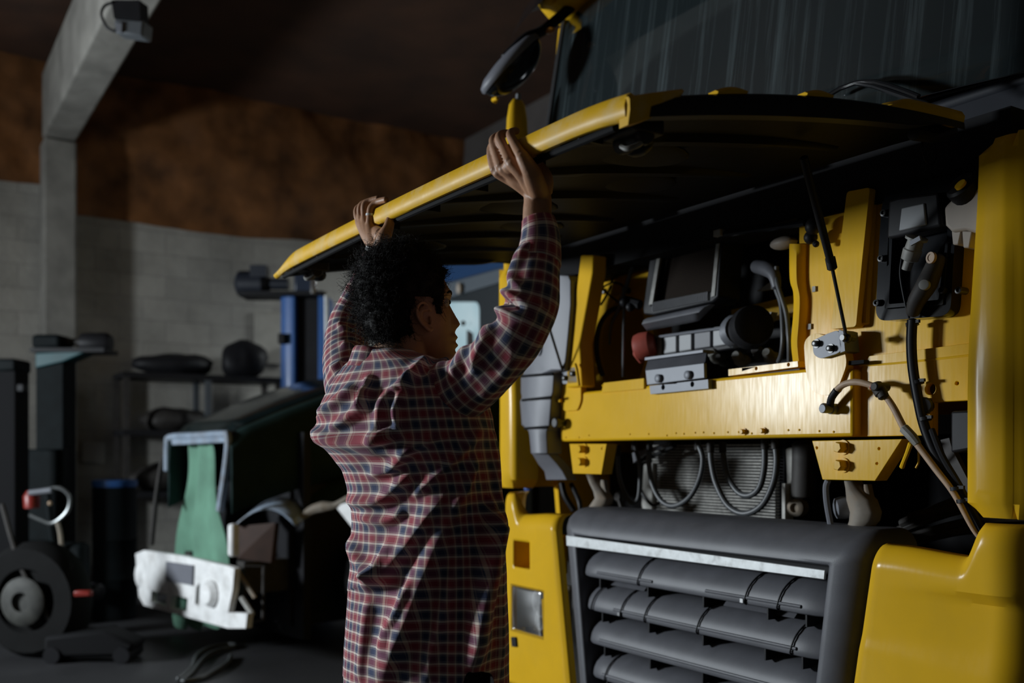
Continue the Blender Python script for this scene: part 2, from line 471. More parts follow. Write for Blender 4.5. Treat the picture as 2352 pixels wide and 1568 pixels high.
# ---- right curved flange and the wide right firewall
b = MB()
lft = [(1813, 560), (1814, 640), (1822, 672), (1822, 719), (1817, 783), (1821, 830)]
rgt = [(1846, 560), (1845, 640), (1851, 693), (1847, 760), (1845, 790), (1849, 835)]
lc = catmull([Vector((*q, 0)) for q in lft], 5); rc = catmull([Vector((*q, 0)) for q in rgt], 5)
rings = []
for a, c in zip(lc, rc):
    mid = ((a.x + c.x) / 2, (a.y + c.y) / 2)
    A = T(a.x, a.y, 0.03); M_ = T(mid[0], mid[1], 0.018); C_ = T(c.x, c.y, 0.032)
    rings.append([A + Vector((0, 0.07, 0)), A, A + (M_ - A) * 0.5 + Vector((0, -0.004, 0)), M_, C_, C_ + Vector((0, 0.03, 0))])
b.loft(rings, True, True, True)
tp('right_flange', b, YEL, smooth=50)
RY = 0.045
outer = [(0.40, 1.50), (0.62, 1.49), (0.62, 1.315), (0.845, 1.315), (0.845, 1.40), (1.06, 1.40), (1.06, 1.945), (0.40, 1.955)]
hl = [circ(*T2([(2137, 893)], RY)[0], 0.0155, 16), circ(*T2([(2198, 880)], RY)[0], 0.005, 8)]
rf = tp('right_firewall', MB().panel(outer, hl, RY, RY + 0.02), YEL)
b = MB().panel(rp(T2([(1908, 756), (1966, 750), (1980, 600), (1998, 430), (1945, 440), (1925, 600)], RY - 0.035), 0.01), [], RY - 0.035, RY + 0.005)
tp('raised_channel', b, YEL, rf, bevel=0.012, bseg=3)
b = MB().tube([T(1990, 742, RY), T(1993, 690, RY), T(2001, 560, RY), T(2010, 440, RY)], 0.012, 10)
tp('pressed_rib', b, YEL, rf)
b = MB().tube([T(1972, 742, RY), T(1979, 660, RY), T(1990, 560, RY), T(1999, 440, RY)], 0.008, 8)
tp('pressed_rib', b, YEL, rf)
b = MB().panel([(0.62, 1.315), (0.63, 1.50), (0.655, 1.535), (1.06, 1.545), (1.06, 1.40), (0.845, 1.40), (0.845, 1.315)],
               [circ(*T2([(2137, 893)], RY - 0.012)[0], 0.0155, 16), circ(*T2([(2198, 880)], RY - 0.012)[0], 0.005, 8)], RY - 0.012, RY)
tp('lower_skin', b, YEL, rf, bevel=0.004)
b = MB().tube([T(1975, 840, RY - 0.01), T(2080, 832, RY - 0.01), T(2262, 812, RY - 0.01)], 0.004, 6)
tp('seam_bead', b, YEL, rf)
b = MB().panel(T2([(1934, 830), (1984, 826), (1984, 834), (1936, 840)], -0.002), [], -0.002, 0.02)
tp('slot', b, MATB, rf)
p = T(2246, 904, RY - 0.01); b = MB().lathe((p.x, RY - 0.012, p.z), (0, -1, 0), [(0.012, 0.004), (0.012, 0.006), (0.028, 0.006), (0.028, 0)], 20)
tp('washer_boss', b, YEL, rf)
for px, py in ((1872, 664), (1862, 750)):
    p = T(px, py, RY); tp('clip', MB().box((p.x, RY - 0.003, p.z), (0.012, 0.006, 0.016)), ALU, rf)

# ---- hinge brackets with bolts and gas struts
b = MB().panel(rp(T2([(1866, 782), (1900, 766), (1926, 757), (1934, 800), (1926, 811), (1884, 824), (1868, 814)], -0.03), 0.012), [], -0.03, -0.012)
b.prism([T(*q, -0.03) for q in ((1926, 757), (1937, 760), (1941, 806), (1930, 810))], (0, 0.06, 0))
hb = tp('strut_bracket', b, GRY, bevel=0.004)
for px, py in ((1876, 789), (1909, 800)):
    bb = MB().lathe(T(px, py, -0.03), (0, -1, 0), [(0.0125, 0), (0.0125, 0.003)], 18)
    p = T(px, py, -0.033); bb.lathe(p, (0, -1, 0), [(0.0085, 0), (0.0085, 0.012), (0.0065, 0.013)], 16).lathe(p + Vector((0, -0.0125, 0)), (0, -1, 0), [(0.004, 0), (0.004, 0.001)], 6)
    tp('bolt', bb, BST, hb)
b = MB().panel(rp(T2([(1290, 847), (1325, 842), (1327, 878), (1292, 882)], -0.03), 0.01), [], -0.03, -0.010)
hb = tp('strut_bracket', b, GRY, bevel=0.003)
for px, py in ((1299, 868), (1317, 858)):
    tp('bolt', MB().lathe(T(px, py, -0.03), (0, -1, 0), [(0.0105, 0), (0.0105, 0.012), (0.007, 0.014)], 14), BST, hb)
top = T(1846, 362, -0.33); mid = T(1910, 608, -0.13); low = T(1945, 776, -0.05)
gs = tp('gas_strut', MB().tube([top, mid], 0.0105, 14), BLK)
tp('piston_rod', MB().tube([mid, low], 0.0048, 10), BST, gs)
tp('strut_collar', MB().lathe(mid - (low - mid).normalized() * 0.02, low - mid, [(0.013, 0), (0.0135, 0.004), (0.0135, 0.03), (0.009, 0.034)], 14), BLK, gs)
tp('strut_joint', MB().ball(low, 0.014, 12, 8).lathe(low, (0, 1, 0), [(0.008, -0.02), (0.008, 0.03)], 10), BST, gs)
low = T(1292, 850, -0.05); topl = T(1196, 540, -0.33)
gs = tp('gas_strut', MB().tube([low + (topl - low) * 0.5, topl], 0.0105, 12), BLK)
tp('piston_rod', MB().tube([low, low + (topl - low) * 0.5], 0.0048, 10), BST, gs)

# ---- grey clamp plate bolted on top of the cross member
b = MB().prism([T(*q, -0.03) for q in ((1482, 850), (1617, 833), (1618, 868), (1486, 884))], (0, 0.012, 0))
cl = tp('clamp_plate', b, GRY, bevel=0.002)
A = [T(1491, 824, 0.01), T(1625, 806, 0.01)]
b = MB().prism([T(1482, 850, -0.03), T(1617, 833, -0.03), A[1] + Vector((-0.01, 0, 0)), A[0] + Vector((-0.005, 0, 0))], (0, 0.006, 0.004))
tp('clamp_slope', b, PLA, cl)
b = MB().prism([A[0] + Vector((0, -0.02, 0.004)), A[1] + Vector((0, -0.02, 0.004)), A[1] + Vector((0, -0.02, -0.006)), A[0] + Vector((0, -0.02, -0.006))], (0, 0.05, 0))
tp('clamp_ledge', b, GRY, cl, bevel=0.001)
b = MB().panel(T2([(1492, 886), (1626, 871), (1627, 892), (1494, 905)], -0.02), [circ(*T2([(1523, 889)], -0.02)[0], 0.0095, 12), circ(*T2([(1590, 882)], -0.02)[0], 0.0095, 12)], -0.02, 0.002)
tp('lower_plate', b, GRY, cl, bevel=0.002)
for px, py in ((1515, 869), (1583, 861)):
    tp('bolt', MB().lathe(T(px, py, -0.03), (0, -1, 0), [(0.014, 0), (0.014, 0.011), (0.011, 0.013)], 18), GRY, cl)
for px, py in ((1523, 889), (1590, 882)):
    tp('plug', MB().lathe(T(px, py, -0.008), (0, -1, 0), [(0.009, 0), (0.009, 0.006)], 12), BLK, cl)

# ---- air filter tray above the opening
FY = 0.10
ob = T2([(1512, 440), (1668, 418), (1650, 682), (1636, 694), (1500, 724), (1478, 722), (1476, 708)], FY)
ib = T2([(1524, 445), (1656, 425), (1640, 666), (1496, 700)], FY)
tray = tp('filter_box', MB().panel(ob, [ib], FY, FY + 0.10), BLK, bevel=0.006)
b = MB()
g0 = [T(*q, FY + 0.03) for q in ((1510, 560), (1650, 530), (1638, 668), (1495, 702))]
b.add(g0, [(0, 1, 2, 3)])
gm, nt, pb, tc = node_mat('filter_mesh')
w1 = nt.nodes.new('ShaderNodeTexWave'); w1.inputs['Scale'].default_value = 45; w1.bands_direction = 'Z'
w2 = nt.nodes.new('ShaderNodeTexWave'); w2.inputs['Scale'].default_value = 45; w2.bands_direction = 'X'
ml = nt.nodes.new('ShaderNodeMath'); ml.operation = 'MAXIMUM'
nt.links.new(tc.outputs['Object'], w1.inputs[0]); nt.links.new(tc.outputs['Object'], w2.inputs[0])
nt.links.new(w1.outputs['Fac'], ml.inputs[0]); nt.links.new(w2.outputs['Fac'], ml.inputs[1])
rr = nt.nodes.new('ShaderNodeValToRGB'); rr.color_ramp.elements[0].color = (0.004, 0.003, 0.002, 1); rr.color_ramp.elements[1].color = (0.022, 0.014, 0.009, 1); rr.color_ramp.elements[0].position = 0.5
nt.links.new(ml.outputs[0], rr.inputs[0]); nt.links.new(rr.outputs[0], pb.inputs['Base Color']); pb.inputs['Roughness'].default_value = 0.8; pb.inputs['Specular IOR Level'].default_value = 0.1
tp('filter_mesh', b, gm, tray)
for q in ((1517, 540, 1490, 700, 1498, 698, 1524, 540), (1648, 520, 1633, 682, 1641, 679, 1655, 520)):
    b = MB().prism([T(q[i], q[i + 1], FY - 0.004) for i in (0, 2, 4, 6)], (0, 0.01, 0)); tp('side_strip', b, ALU, tray)
b = MB()
for r_ in range(4):
    for i in range(34):
        t = i / 33; px = 1500 + (1625 - 1500) * t; py = 706 + r_ * 5 - (px - 1500) * 0.195
        p = T(px, py - 9, FY - 0.005); b.box(p, (0.0022, 0.006, 0.008))
tag(tp('grating', b, PLA, tray), kind='stuff')
rings = []
for t in [i / 10 for i in range(11)]:
    a = Vector((1487, 730)).lerp(Vector((1633, 698)), t)
    e = Vector((1486, 760)).lerp(Vector((1602, 738)), t)
    A = T(a.x, a.y, FY - 0.01); E_ = T(e.x, e.y, FY + 0.01); Mi = (A + E_) / 2 + Vector((0, -0.025, 0))
    rings.append([A, A * 0.6 + Mi * 0.4 + Vector((0, -0.008, 0)), Mi, Mi * 0.4 + E_ * 0.6, E_, E_ + Vector((0, 0.01, 0.004)), A + Vector((0, 0.02, 0))])
tp('drip_lip', MB().loft(rings, True, True, True), PLA, tray, smooth=60)
# ---- ribbed tank, cap and hoses in the opening
TY = 0.16
b = MB().prism([T(*q, TY) for q in ((1506, 772), (1684, 745), (1690, 800), (1510, 830))], (0, 0.14, 0))
tank = tp('expansion_tank', b, BLK, bevel=0.006)
CELL = mat('pale_grey_plastic', (0.30, 0.31, 0.32), 0.5)
for x0, x1, m_ in ((1508, 1518, ALU), (1524, 1553, ALU), (1559, 1588, ALU), (1594, 1632, PLA), (1637, 1667, ALU)):
    f = lambda x, q: (x, (770 if q else 815) - (x - 1508) * 0.145)
    b = MB().prism([T(*f(x0, 1), TY - 0.012), T(*f(x1, 1), TY - 0.012), T(*f(x1, 0), TY - 0.012), T(*f(x0, 0), TY - 0.012)], (0, 0.03, 0))
    tp('tank_cell', b, CELL if m_ is ALU else PLA, tank, bevel=0.004)
tp('tank_rail', MB().tube([T(1506, 774, TY - 0.02), T(1600, 761, TY - 0.02), T(1690, 749, TY - 0.02)], 0.005, 8), GRY, tank)
p = T(1678, 770, TY); tp('tank_neck', MB().lathe(p + Vector((-0.01, 0.02, 0.01)), (0.9, -0.3, 0.1), [(0.05, 0), (0.055, 0.012), (0.05, 0.022), (0.058, 0.03), (0.05, 0.045)], 20), GRY, tank)
p = T(1722, 752, TY - 0.06); tp('tank_cap', MB().lathe(p + Vector((-0.06, 0.05, 0)), (0.85, -0.5, 0.1), [(0.058, 0), (0.066, 0.01), (0.07, 0.05), (0.064, 0.085), (0.045, 0.092)], 22), BLK, tank)
b = MB().prism([T(*q, 0.25) for q in ((1748, 722), (1772, 716), (1760, 748))], (0, 0.03, 0)); tp('bracket', b, ALU)
p = T(1470, 797, 0.10); b = MB().lathe(p + Vector((0.035, 0.045, 0.012)), (-0.8, -0.55, -0.16), [(0.034, 0), (0.05, 0.02), (0.052, 0.055), (0.046, 0.075), (0.036, 0.08), (0.03, 0.07)], 22)
rc_ = tp('filler_cap', b, RED); rc_['label'] = 'red filler cap'
b = MB().tube([T(1460, 810, 0.10), T(1466, 818, 0.10), T(1474, 828, 0.12)], 0.012, 8); tp('cap_tab', b, RED, rc_)
tp('hose', MB().tube([T(1784, 612, 0.1), T(1782, 660, 0.1), T(1794, 700, 0.1), T(1798, 770, 0.09), T(1795, 810, 0.1), T(1788, 830, 0.13)], 0.0075, 10), HOSE)
tp('hose', MB().tube([T(1778, 618, 0.1), T(1788, 660, 0.085), T(1806, 720, 0.085), T(1812, 780, 0.08), T(1813, 832, 0.1)], 0.0075, 10), HOSE)
tp('hose_joint', MB().tube([T(1738, 612, 0.16), T(1762, 618, 0.12), T(1778, 632, 0.10), T(1784, 660, 0.095)], [0.022, 0.024, 0.02, 0.014], 12), PLA)
tp('hose', MB().tube([T(1432, 704, 0.14), T(1400, 715, 0.14), T(1378, 745, 0.14), T(1370, 790, 0.13), T(1374, 830, 0.13), T(1384, 862, 0.14)], 0.010, 10), RUB)
tp('hose', MB().tube([T(1456, 600, 0.12), T(1434, 670, 0.12), T(1418, 715, 0.12), T(1404, 745, 0.13), T(1400, 790, 0.15)], [0.008, 0.008, 0.007, 0.006, 0.006], 8), HOSE)
tp('rod', MB().tube([T(1432, 660, 0.10), T(1433, 700, 0.10), T(1431, 865, 0.10)], 0.006, 8), HOSE)
tp('rod_clip', MB().ball(T(1434, 694, 0.09), 0.02, 10, 6).ball(T(1448, 705, 0.10), 0.018, 10, 6).tube([T(1434, 690, 0.1), T(1470, 700, 0.12)], 0.018, 8), BLK)
b = MB().panel(T2([(1738, 668), (1780, 640), (1780, 663), (1748, 668)], 0.24), [], 0.24, 0.25); tp('bracket', b, ALU)
b = MB().panel([(-0.66, 1.50), (0.42, 1.50), (0.42, 2.1), (-0.66, 2.1)], [], 0.48, 0.5); tp('bulkhead', b, BLK)
b = MB().panel([(-0.2, 1.72), (0.42, 1.75), (0.42, 1.82), (-0.2, 1.79)], [], 0.36, 0.38); tp('yellow_rail', b, YEL)
for i, (px, py, s_) in enumerate(((1650, 822, 0.03), (1665, 832, 0.022), (1705, 828, 0.03), (1750, 815, 0.03), (1775, 822, 0.03))):
    tp('fitting', MB().ball(T(px, py, 0.2), s_, 10, 6, (1, 1, 0.7)).lathe(T(px, py, 0.2), (0.4, -1, 0.3), [(s_ * 0.6, 0), (s_ * 0.6, 0.05), (s_ * 0.4, 0.06)], 10), DRK if i % 2 else ALU)
# ---- wiper drive under the cowl
wl = tp('wiper_linkage', MB().tube([T(1642, 541, 0.04), T(1700, 533, 0.03), T(1850, 512, 0.0)], 0.010, 10), BLKG)
tp('linkage_joint', MB().ball(T(1868, 520, -0.01), 0.024, 12, 8).ball(T(1862, 545, 0.0), 0.02, 10, 7).ball(T(1874, 560, 0.0), 0.01, 8, 6), BLK, wl)
tp('linkage_clip', MB().box(T(1654, 536, 0.03), (0.03, 0.03, 0.02)), ALU, wl)
tp('white_funnel', MB().ball(T(1800, 558, 0.1), 0.05, 14, 8, (1, 0.6, 0.4)), WPL)
for q in ((1645, 424, 1798, 378, 1802, 390, 1645, 438), (1423, 497, 1472, 481, 1478, 494, 1428, 510)):
    tp('cowl_edge_strip', MB().prism([T(q[i], q[i + 1], -0.06) for i in (0, 2, 4, 6)], (0, 0.02, 0)), COV)
b = MB().prism([T(*q, -0.06) for q in ((1369, 518), (1396, 506), (1402, 520), (1372, 530))], (0, 0.02, 0)); tp('cowl_clip', b, GRY)

# ---- pedal housing, valve and reservoir on the right firewall
PY = RY - 0.02
ob = rp(T2([(2036, 470), (2052, 440), (2120, 424), (2200, 406), (2216, 420), (2204, 560), (2195, 712), (2180, 727), (2034, 738), (2022, 722), (2030, 560)], PY), 0.02)
ib = rp(T2([(2060, 480), (2190, 450), (2180, 700), (2042, 712)], PY), 0.02)
ph = tp('pedal_housing', MB().panel(ob, [ib], PY - 0.02, RY + 0.01), BLKG, bevel=0.006, bseg=3)
b = MB().panel(rp(T2([(2060, 480), (2190, 450), (2180, 700), (2042, 712)], PY), 0.02), [], RY - 0.008, RY + 0.012); tp('housing_floor', b, BLKG, ph)
ob = rp(T2([(2046, 710), (2056, 520), (2066, 512), (2056, 700), (2170, 690), (2186, 560), (2192, 560), (2180, 702)], PY), 0.004)
tp('housing_rib', MB().panel(ob, [], PY - 0.026, PY + 0.01), BLKG, ph, bevel=0.003)
b = MB().prism([T(*q, PY - 0.05) for q in ((2040, 460), (2062, 452), (2156, 440), (2162, 520), (2060, 545), (2036, 548))], (0, 0.06, 0)); tp('switch_box', b, BLK, ph, bevel=0.008, bseg=3)
b = MB().prism([T(*q, PY - 0.055) for q in ((2070, 478), (2122, 466), (2127, 516), (2064, 530))], (0, 0.01, 0)); tp('box_lid', b, CELL, ph, bevel=0.003)
a = T(2106, 545, PY - 0.06); c = T(2086, 606, PY - 0.05)
vl = tp('valve', MB().lathe(a, c - a, [(0.028, 0), (0.028, 0.006), (0.02, 0.008), (0.021, 0.03), (0.024, 0.033), (0.022, 0.058), (0.013, 0.062), (0.012, 0.085)], 18), ALU)
tp('valve_tag', MB().box(T(2103, 553, PY - 0.085), (0.03, 0.006, 0.012), Matrix.Rotation(-0.3, 3, 'Y')), GRY, vl)
b = MB().tube([T(2155, 590, PY - 0.03), T(2130, 650, PY - 0.05), T(2106, 690, PY - 0.05), T(2096, 720, PY - 0.04)], [0.02, 0.026, 0.022, 0.016], 14)
mc = tp('master_cylinder', b, DRK)
p = T(2142, 592, PY - 0.06); tp('port_ring', MB().lathe(p, (-0.2, -1, 0), [(0.009, 0.006), (0.009, 0.008), (0.0145, 0.008), (0.0145, 0)], 18), CAB, mc)
p = T(2126, 655, PY - 0.075); tp('plug', MB().lathe(p, (0.3, -1, 0), [(0.0125, 0), (0.0125, 0.014), (0.009, 0.015)], 16), ALU, mc)
tp('pipe_nut', MB().lathe(T(2108, 682, PY - 0.05), T(2096, 720, PY - 0.04) - T(2108, 682, PY - 0.05), [(0.02, 0), (0.022, 0.008), (0.016, 0.012), (0.018, 0.02), (0.012, 0.035)], 8), BST, mc)
tp('lead', MB().tube([T(2072, 590, PY - 0.05), T(2068, 630, PY - 0.05), T(2078, 690, PY - 0.05), T(2088, 730, PY - 0.04)], 0.003, 6), BLK, mc)
for px, py in ((2028, 594), (2018, 696), (2169, 667), (2034, 490), (2207, 667)):
    tp('housing_bolt', MB().lathe(T(px, py, PY - 0.02), (0, -1, 0), [(0.009, -0.02), (0.009, 0.012), (0.005, 0.013), (0.005, 0.008)], 14), BST, ph)
rs = MB()
q = [(2167, 476), (2190, 452), (2262, 425), (2275, 425), (2272, 545), (2215, 528), (2186, 534), (2170, 518)]
rs.prism([T(*z, PY - 0.06) for z in q], (0, 0.08, 0))
rv = tp('fluid_reservoir', rs, WPL, bevel=0.008, bseg=3)
for a0, a1, b0, b1, h in ((2185, 2208, 530, 562, 0), (2209, 2233, 530, 569, 0), (2256, 2266, 530, 567, 0)):
    tp('mounting_leg', MB().prism([T(*z, PY - 0.05) for z in ((a0, b0), (a1, b0), (a1 - 7, b1), (a0 + 3, b1))], (0, 0.05, 0)), WPL, rv, bevel=0.003)
p = T(2208, 440, PY - 0.06); tp('screw_cap', MB().lathe(p + Vector((0.005, 0.02, 0.0)), (-0.15, -0.75, 0.55), [(0.034, -0.02), (0.04, 0), (0.04, 0.028), (0.034, 0.034), (0.02, 0.036)], 20), BLK, rv)
p = T(2206, 424, PY - 0.085); tp('cap_label', MB().lathe(p, (-0.15, -0.75, 0.55), [(0.014, -0.004), (0.014, 0.003)], 16), YEL, rv)

# ---- cable, loom
pts = [(1908, 930, -0.02), (1913, 908, -0.03), (1934, 885, -0.035), (1964, 877, -0.035), (1996, 883, -0.03), (2022, 896, -0.025), (2050, 932, -0.02), (2078, 985, -0.015), (2105, 1018, -0.01), (2150, 1078, -0.005), (2192, 1134, 0), (2236, 1216, 0.01), (2262, 1246, 0.02)]
cb_ = tp('battery_cable', MB().tube([T(*q) for q in pts], [0.0075, 0.0085, 0.009, 0.009, 0.0085, 0.0085, 0.009, 0.0095, 0.009, 0.0085, 0.008, 0.006, 0.005], 12), CAB)
tp('heat_shrink', MB().tube([T(1906, 934, -0.02), T(1910, 914, -0.03), T(1922, 896, -0.034)], 0.0105, 12), BLK, cb_)
for q in ((2003, 887, 2009, 890, -0.028),):
    tp('colour_band', MB().tube([T(q[0], q[1], q[4]), T(q[2], q[3], q[4])], 0.0096, 12, cap=True), RED, cb_)
tp('tape_sleeve', MB().tube([T(2076, 983, -0.016), T(2095, 1003, -0.012), T(2108, 1020, -0.01)], [0.013, 0.013, 0.010], 10), ALU, cb_)
tp('cable_lug', MB().lathe(T(1897, 937, -0.02), (0.15, -1, 0), [(0.014, -0.02), (0.014, 0.012), (0.008, 0.014), (0.007, 0.008)], 14), BST, cb_)
tp('terminal_bolt', MB().lathe(T(1916, 939, 0.0), (0, -1, 0), [(0.015, 0), (0.015, 0.016), (0.0125, 0.018), (0.0125, 0.048), (0.011, 0.05)], 16), GRY, cb_)
tp('cable_clamp', MB().tube([T(2012, 884, -0.03), T(2024, 904, -0.03)], 0.0165, 12).tube([T(2022, 893, -0.03), T(2030, 912, -0.03)], 0.0145, 12).lathe(T(2037, 889, 0.0), (0, -1, 0), [(0.012, 0), (0.012, 0.05), (0.009, 0.053)], 12), DRK, cb_)
pts = [(2096, 735, 0.0), (2094, 790, 0.0), (2098, 850, 0.0), (2110, 920, 0.0), (2124, 980, 0.005), (2148, 1040, 0.01), (2186, 1105, 0.02), (2220, 1170, 0.03), (2250, 1230, 0.04)]
lm = tp('wiring_loom', MB().tube([T(*q) for q in pts], 0.0125, 12), BLK)
tp('loom_strand', MB().tube([T(a - 9, b_, c - 0.008) for a, b_, c in pts], 0.0045, 8), BLKG, lm)
tp('loom_strand', MB().tube([T(a + 16, b_ + 6, c - 0.004) for a, b_, c in pts[4:]], 0.008, 8), BLK, lm)
for px, py in ((2095, 740), (2107, 874), (2124, 958), (2196, 1118), (2212, 1146)):
    p = T(px, py, 0.005); tp('cable_tie', MB().lathe(p, T(px + 2, py + 14, 0.005) - p, [(0.0165, 0), (0.0165, 0.009)], 12).box(p + Vector((0.018, -0.006, 0)), (0.016, 0.008, 0.008)), BLK, lm)
tp('rubber_grommet', MB().lathe(T(2126, 932, 0.03), (0.5, -1, 0), [(0.02, -0.02), (0.022, 0.03), (0.018, 0.034)], 14), RUB, lm)
b = MB().tube([T(2092, 1018, -0.005), T(2084, 1040, 0.0), T(2076, 1060, 0.01), T(2072, 1072, 0.02)], [0.007, 0.006, 0.006, 0.007], 8)
tp('yellow_wire', b, YEL); b = MB().tube([T(2110, 1036, 0.02), T(2110, 1060, 0.03), T(2104, 1074, 0.03)], 0.003, 6); tp('yellow_wire', b, YEL)
b = MB().prism([T(*q, 0.0) for q in ((2183, 944), (2246, 941), (2243, 1030), (2183, 1040))], (0, 0.06, 0)); tp('relay_cover', b, BLK, bevel=0.006)
b = MB().prism([T(*q, 0.08) for q in ((2160, 1010), (2180, 1005), (2186, 1030), (2238, 1130), (2236, 1185), (2210, 1140), (2176, 1060))], (0, 0.02, 0)); tp('rusty_gusset', b, DRK)

# ---- yellow lower mounts with bolt heads
for poly, bolts, hs in (([(1865, 1012), (2072, 1008), (2010, 1104), (1889, 1101)], ((1938, 1027), (1938, 1068)), ((1876, 1028), (2019, 1030), (2014, 1064))),
                        ([(1308, 1019), (1393, 1019), (1381, 1089), (1316, 1087)], ((1343, 1031), (1343, 1060)), ((1382, 1030),))):
    z = [circ(*T2([h], 0.0)[0], 0.004, 8) for h in hs]
    mt = tp('cab_mount', MB().panel(T2(poly, 0.0), z, 0.0, 0.05), YEL, bevel=0.004)
    for px, py in bolts:
        tp('bolt', MB().hexbolt(T(px, py, 0.0), (0, -1, 0), 0.0155, 0.03), YEL, mt)

# ---- behind the grille opening: radiator, hoses, suspension brackets
b = MB(); RDY = 0.42
c0 = T(1500, 1020, RDY); c1 = T(1795, 1230, RDY)
n = 26
fin = MB().panel(T2([(1497, 1000), (1800, 1000), (1790, 1262), (1492, 1262)], RDY), [], RDY + 0.01, RDY + 0.06)
rad = tp('radiator', fin, MATB)
FIN = mat('radiator_fins', (0.34, 0.33, 0.30), 0.6, var=0.3, vscale=60)
PALE = mat('pale_aluminium', (0.5, 0.49, 0.45), 0.6, var=0.25, vscale=20)
b = MB()
for i in range(n):
    z = 1.02 + (1.31 - 1.02) * i / n
    b.box(((c0.x + c1.x) / 2 - 0.005, RDY, z), ((c1.x - c0.x) * 0.96, 0.024, 0.0058))
tag(tp('cooling_fins', b, FIN, rad), kind='stuff')
tp('side_tank', MB().prism([T(*q, RDY - 0.03) for q in ((1477, 1066), (1499, 1062), (1497, 1210), (1470, 1206))], (0, 0.08, 0)), PALE, rad, bevel=0.006)
tp('side_tank', MB().prism([T(*q, RDY - 0.04) for q in ((1802, 1028), (1834, 1026), (1832, 1090), (1806, 1128))], (0, 0.08, 0)), PALE, rad, bevel=0.01)
tp('side_tank', MB().prism([T(*q, RDY - 0.03) for q in ((1768, 1196), (1774, 1196), (1774, 1230), (1768, 1228))], (0, 0.05, 0)), PALE, rad)
tp('side_rail', MB().prism([T(*q, RDY - 0.06) for q in ((1796, 1110), (1803, 1110), (1803, 1232), (1796, 1230))], (0, 0.04, 0)).prism([T(*q, RDY - 0.04) for q in ((1806, 1203), (1836, 1203), (1830, 1232), (1806, 1230))], (0, 0.05, 0)), PALE, rad)
tp('dark_pipe', MB().tube([T(1850, 1020, 0.4), T(1850, 1060, 0.4), T(1848, 1140, 0.4)], 0.045, 14), DRK)
p = T(1826, 1166, RDY - 0.08); tp('brass_fitting', MB().lathe(p, (0.25, -1, 0), [(0.03, -0.04), (0.03, 0), (0.024, 0.004), (0.016, 0.006), (0.014, -0.004)], 18), TAN)
p = T(1420, 1140, 0.32); tp('brass_fitting', MB().lathe(p, (0.15, -1, 0), [(0.022, -0.04), (0.024, 0), (0.016, 0.01)], 14).tube([p, T(1432, 1180, 0.32), T(1434, 1190, 0.32)], 0.01, 8), DRK)
def uhose(pts, r, y, m=HOSE):
    h = tp('coolant_hose', MB().tube([T(a, c, y) for a, c in pts], r, 12, k=8), m); return h
for pts, r, y in (([(1420, 1030), (1419, 1065), (1426, 1110), (1446, 1150), (1458, 1153), (1467, 1140), (1470, 1100), (1468, 1060), (1456, 1018)], 0.0085, 0.22),
                  ([(1492, 1018), (1490, 1060), (1498, 1110), (1520, 1150), (1550, 1161), (1585, 1140), (1608, 1095), (1614, 1050), (1602, 1018)], 0.0095, 0.20),
                  ([(1632, 1022), (1634, 1060), (1645, 1110), (1672, 1160), (1710, 1179), (1750, 1160), (1776, 1110), (1784, 1060), (1780, 1016)], 0.0105, 0.18),
                  ([(1660, 1022), (1662, 1050), (1672, 1095), (1696, 1130), (1722, 1137), (1745, 1118), (1756, 1070), (1756, 1016)], 0.0105, 0.22)):
    h = uhose(pts, r, y)
    tp('hose_ferrule', MB().tube([T(pts[0][0], pts[0][1] - 6, y), T(pts[0][0], pts[0][1] + 16, y)], r * 1.25, 12), DRK, h); tp('hose_ferrule', MB().tube([T(pts[-1][0], pts[-1][1] - 6, y), T(pts[-1][0] + 1, pts[-1][1] + 14, y)], r * 1.25, 12), DRK, h)
tp('thin_hose', MB().tube([T(1470, 1120, 0.30), T(1480, 1140, 0.30), T(1500, 1160, 0.30), T(1520, 1150, 0.3)], 0.006, 8), RUB)
b = MB().prism([T(*q, 0.32) for q in ((1452, 1040), (1535, 1016), (1532, 1024), (1480, 1044), (1455, 1062))], (0, 0.01, 0)); tp('pale_bracket', b, COV)
b = MB().prism([T(*q, 0.31) for q in ((1452, 1064), (1545, 1020), (1545, 1028), (1470, 1062))], (0, 0.02, 0)); tp('black_strap', b, BLK)


def curved_plate(rows, y, bulge, th):
    """rows of (left px, right px, py): a bent plate, rounded in plan"""
    rings = []
    for (l, r, py) in rows:
        A = T(l, py, y); B = T(r, py, y); k = 6
        fr = [A.lerp(B, i / k) + Vector((0, -bulge * math.sin(math.pi * i / k), 0)) for i in range(k + 1)]
        rings.append(fr + [q + Vector((0, th, 0)) for q in reversed(fr)])
    return MB().loft(rings, True, True, True)


sb = tp('suspension_bracket', curved_plate([(1940, 1964, 1104), (1942, 1976, 1124), (1944, 2000, 1148), (1952, 2010, 1176), (1950, 2006, 1196), (1944, 1990, 1214), (1938, 1976, 1232)], 0.12, 0.02, 0.03), TAN, smooth=60)
tp('bracket_arm', curved_plate([(1984, 1992, 1112), (1984, 1998, 1140), (1990, 2008, 1170)], 0.13, 0.005, 0.02), TAN, sb)
tp('rubber_buffer', MB().lathe(T(1944, 1165, 0.15), (-0.5, -0.7, -0.1), [(0.03, -0.02), (0.034, 0.01), (0.03, 0.03), (0.02, 0.034)], 16), GRY, sb)
tp('stay_rod', MB().tube([T(1902, 1103, 0.1), T(1897, 1120, 0.1), T(1900, 1160, 0.1), T(1912, 1225, 0.1)], 0.009, 8), COV)
sb = tp('suspension_bracket', curved_plate([(1348, 1362, 1088), (1356, 1372, 1108), (1364, 1384, 1128), (1366, 1396, 1144), (1356, 1392, 1158), (1342, 1372, 1178), (1330, 1352, 1192)], 0.12, 0.02, 0.03), TAN, smooth=60)
tp('bracket_arm', curved_plate([(1380, 1386, 1102), (1378, 1390, 1124), (1380, 1397, 1144)], 0.13, 0.005, 0.02), TAN, sb)
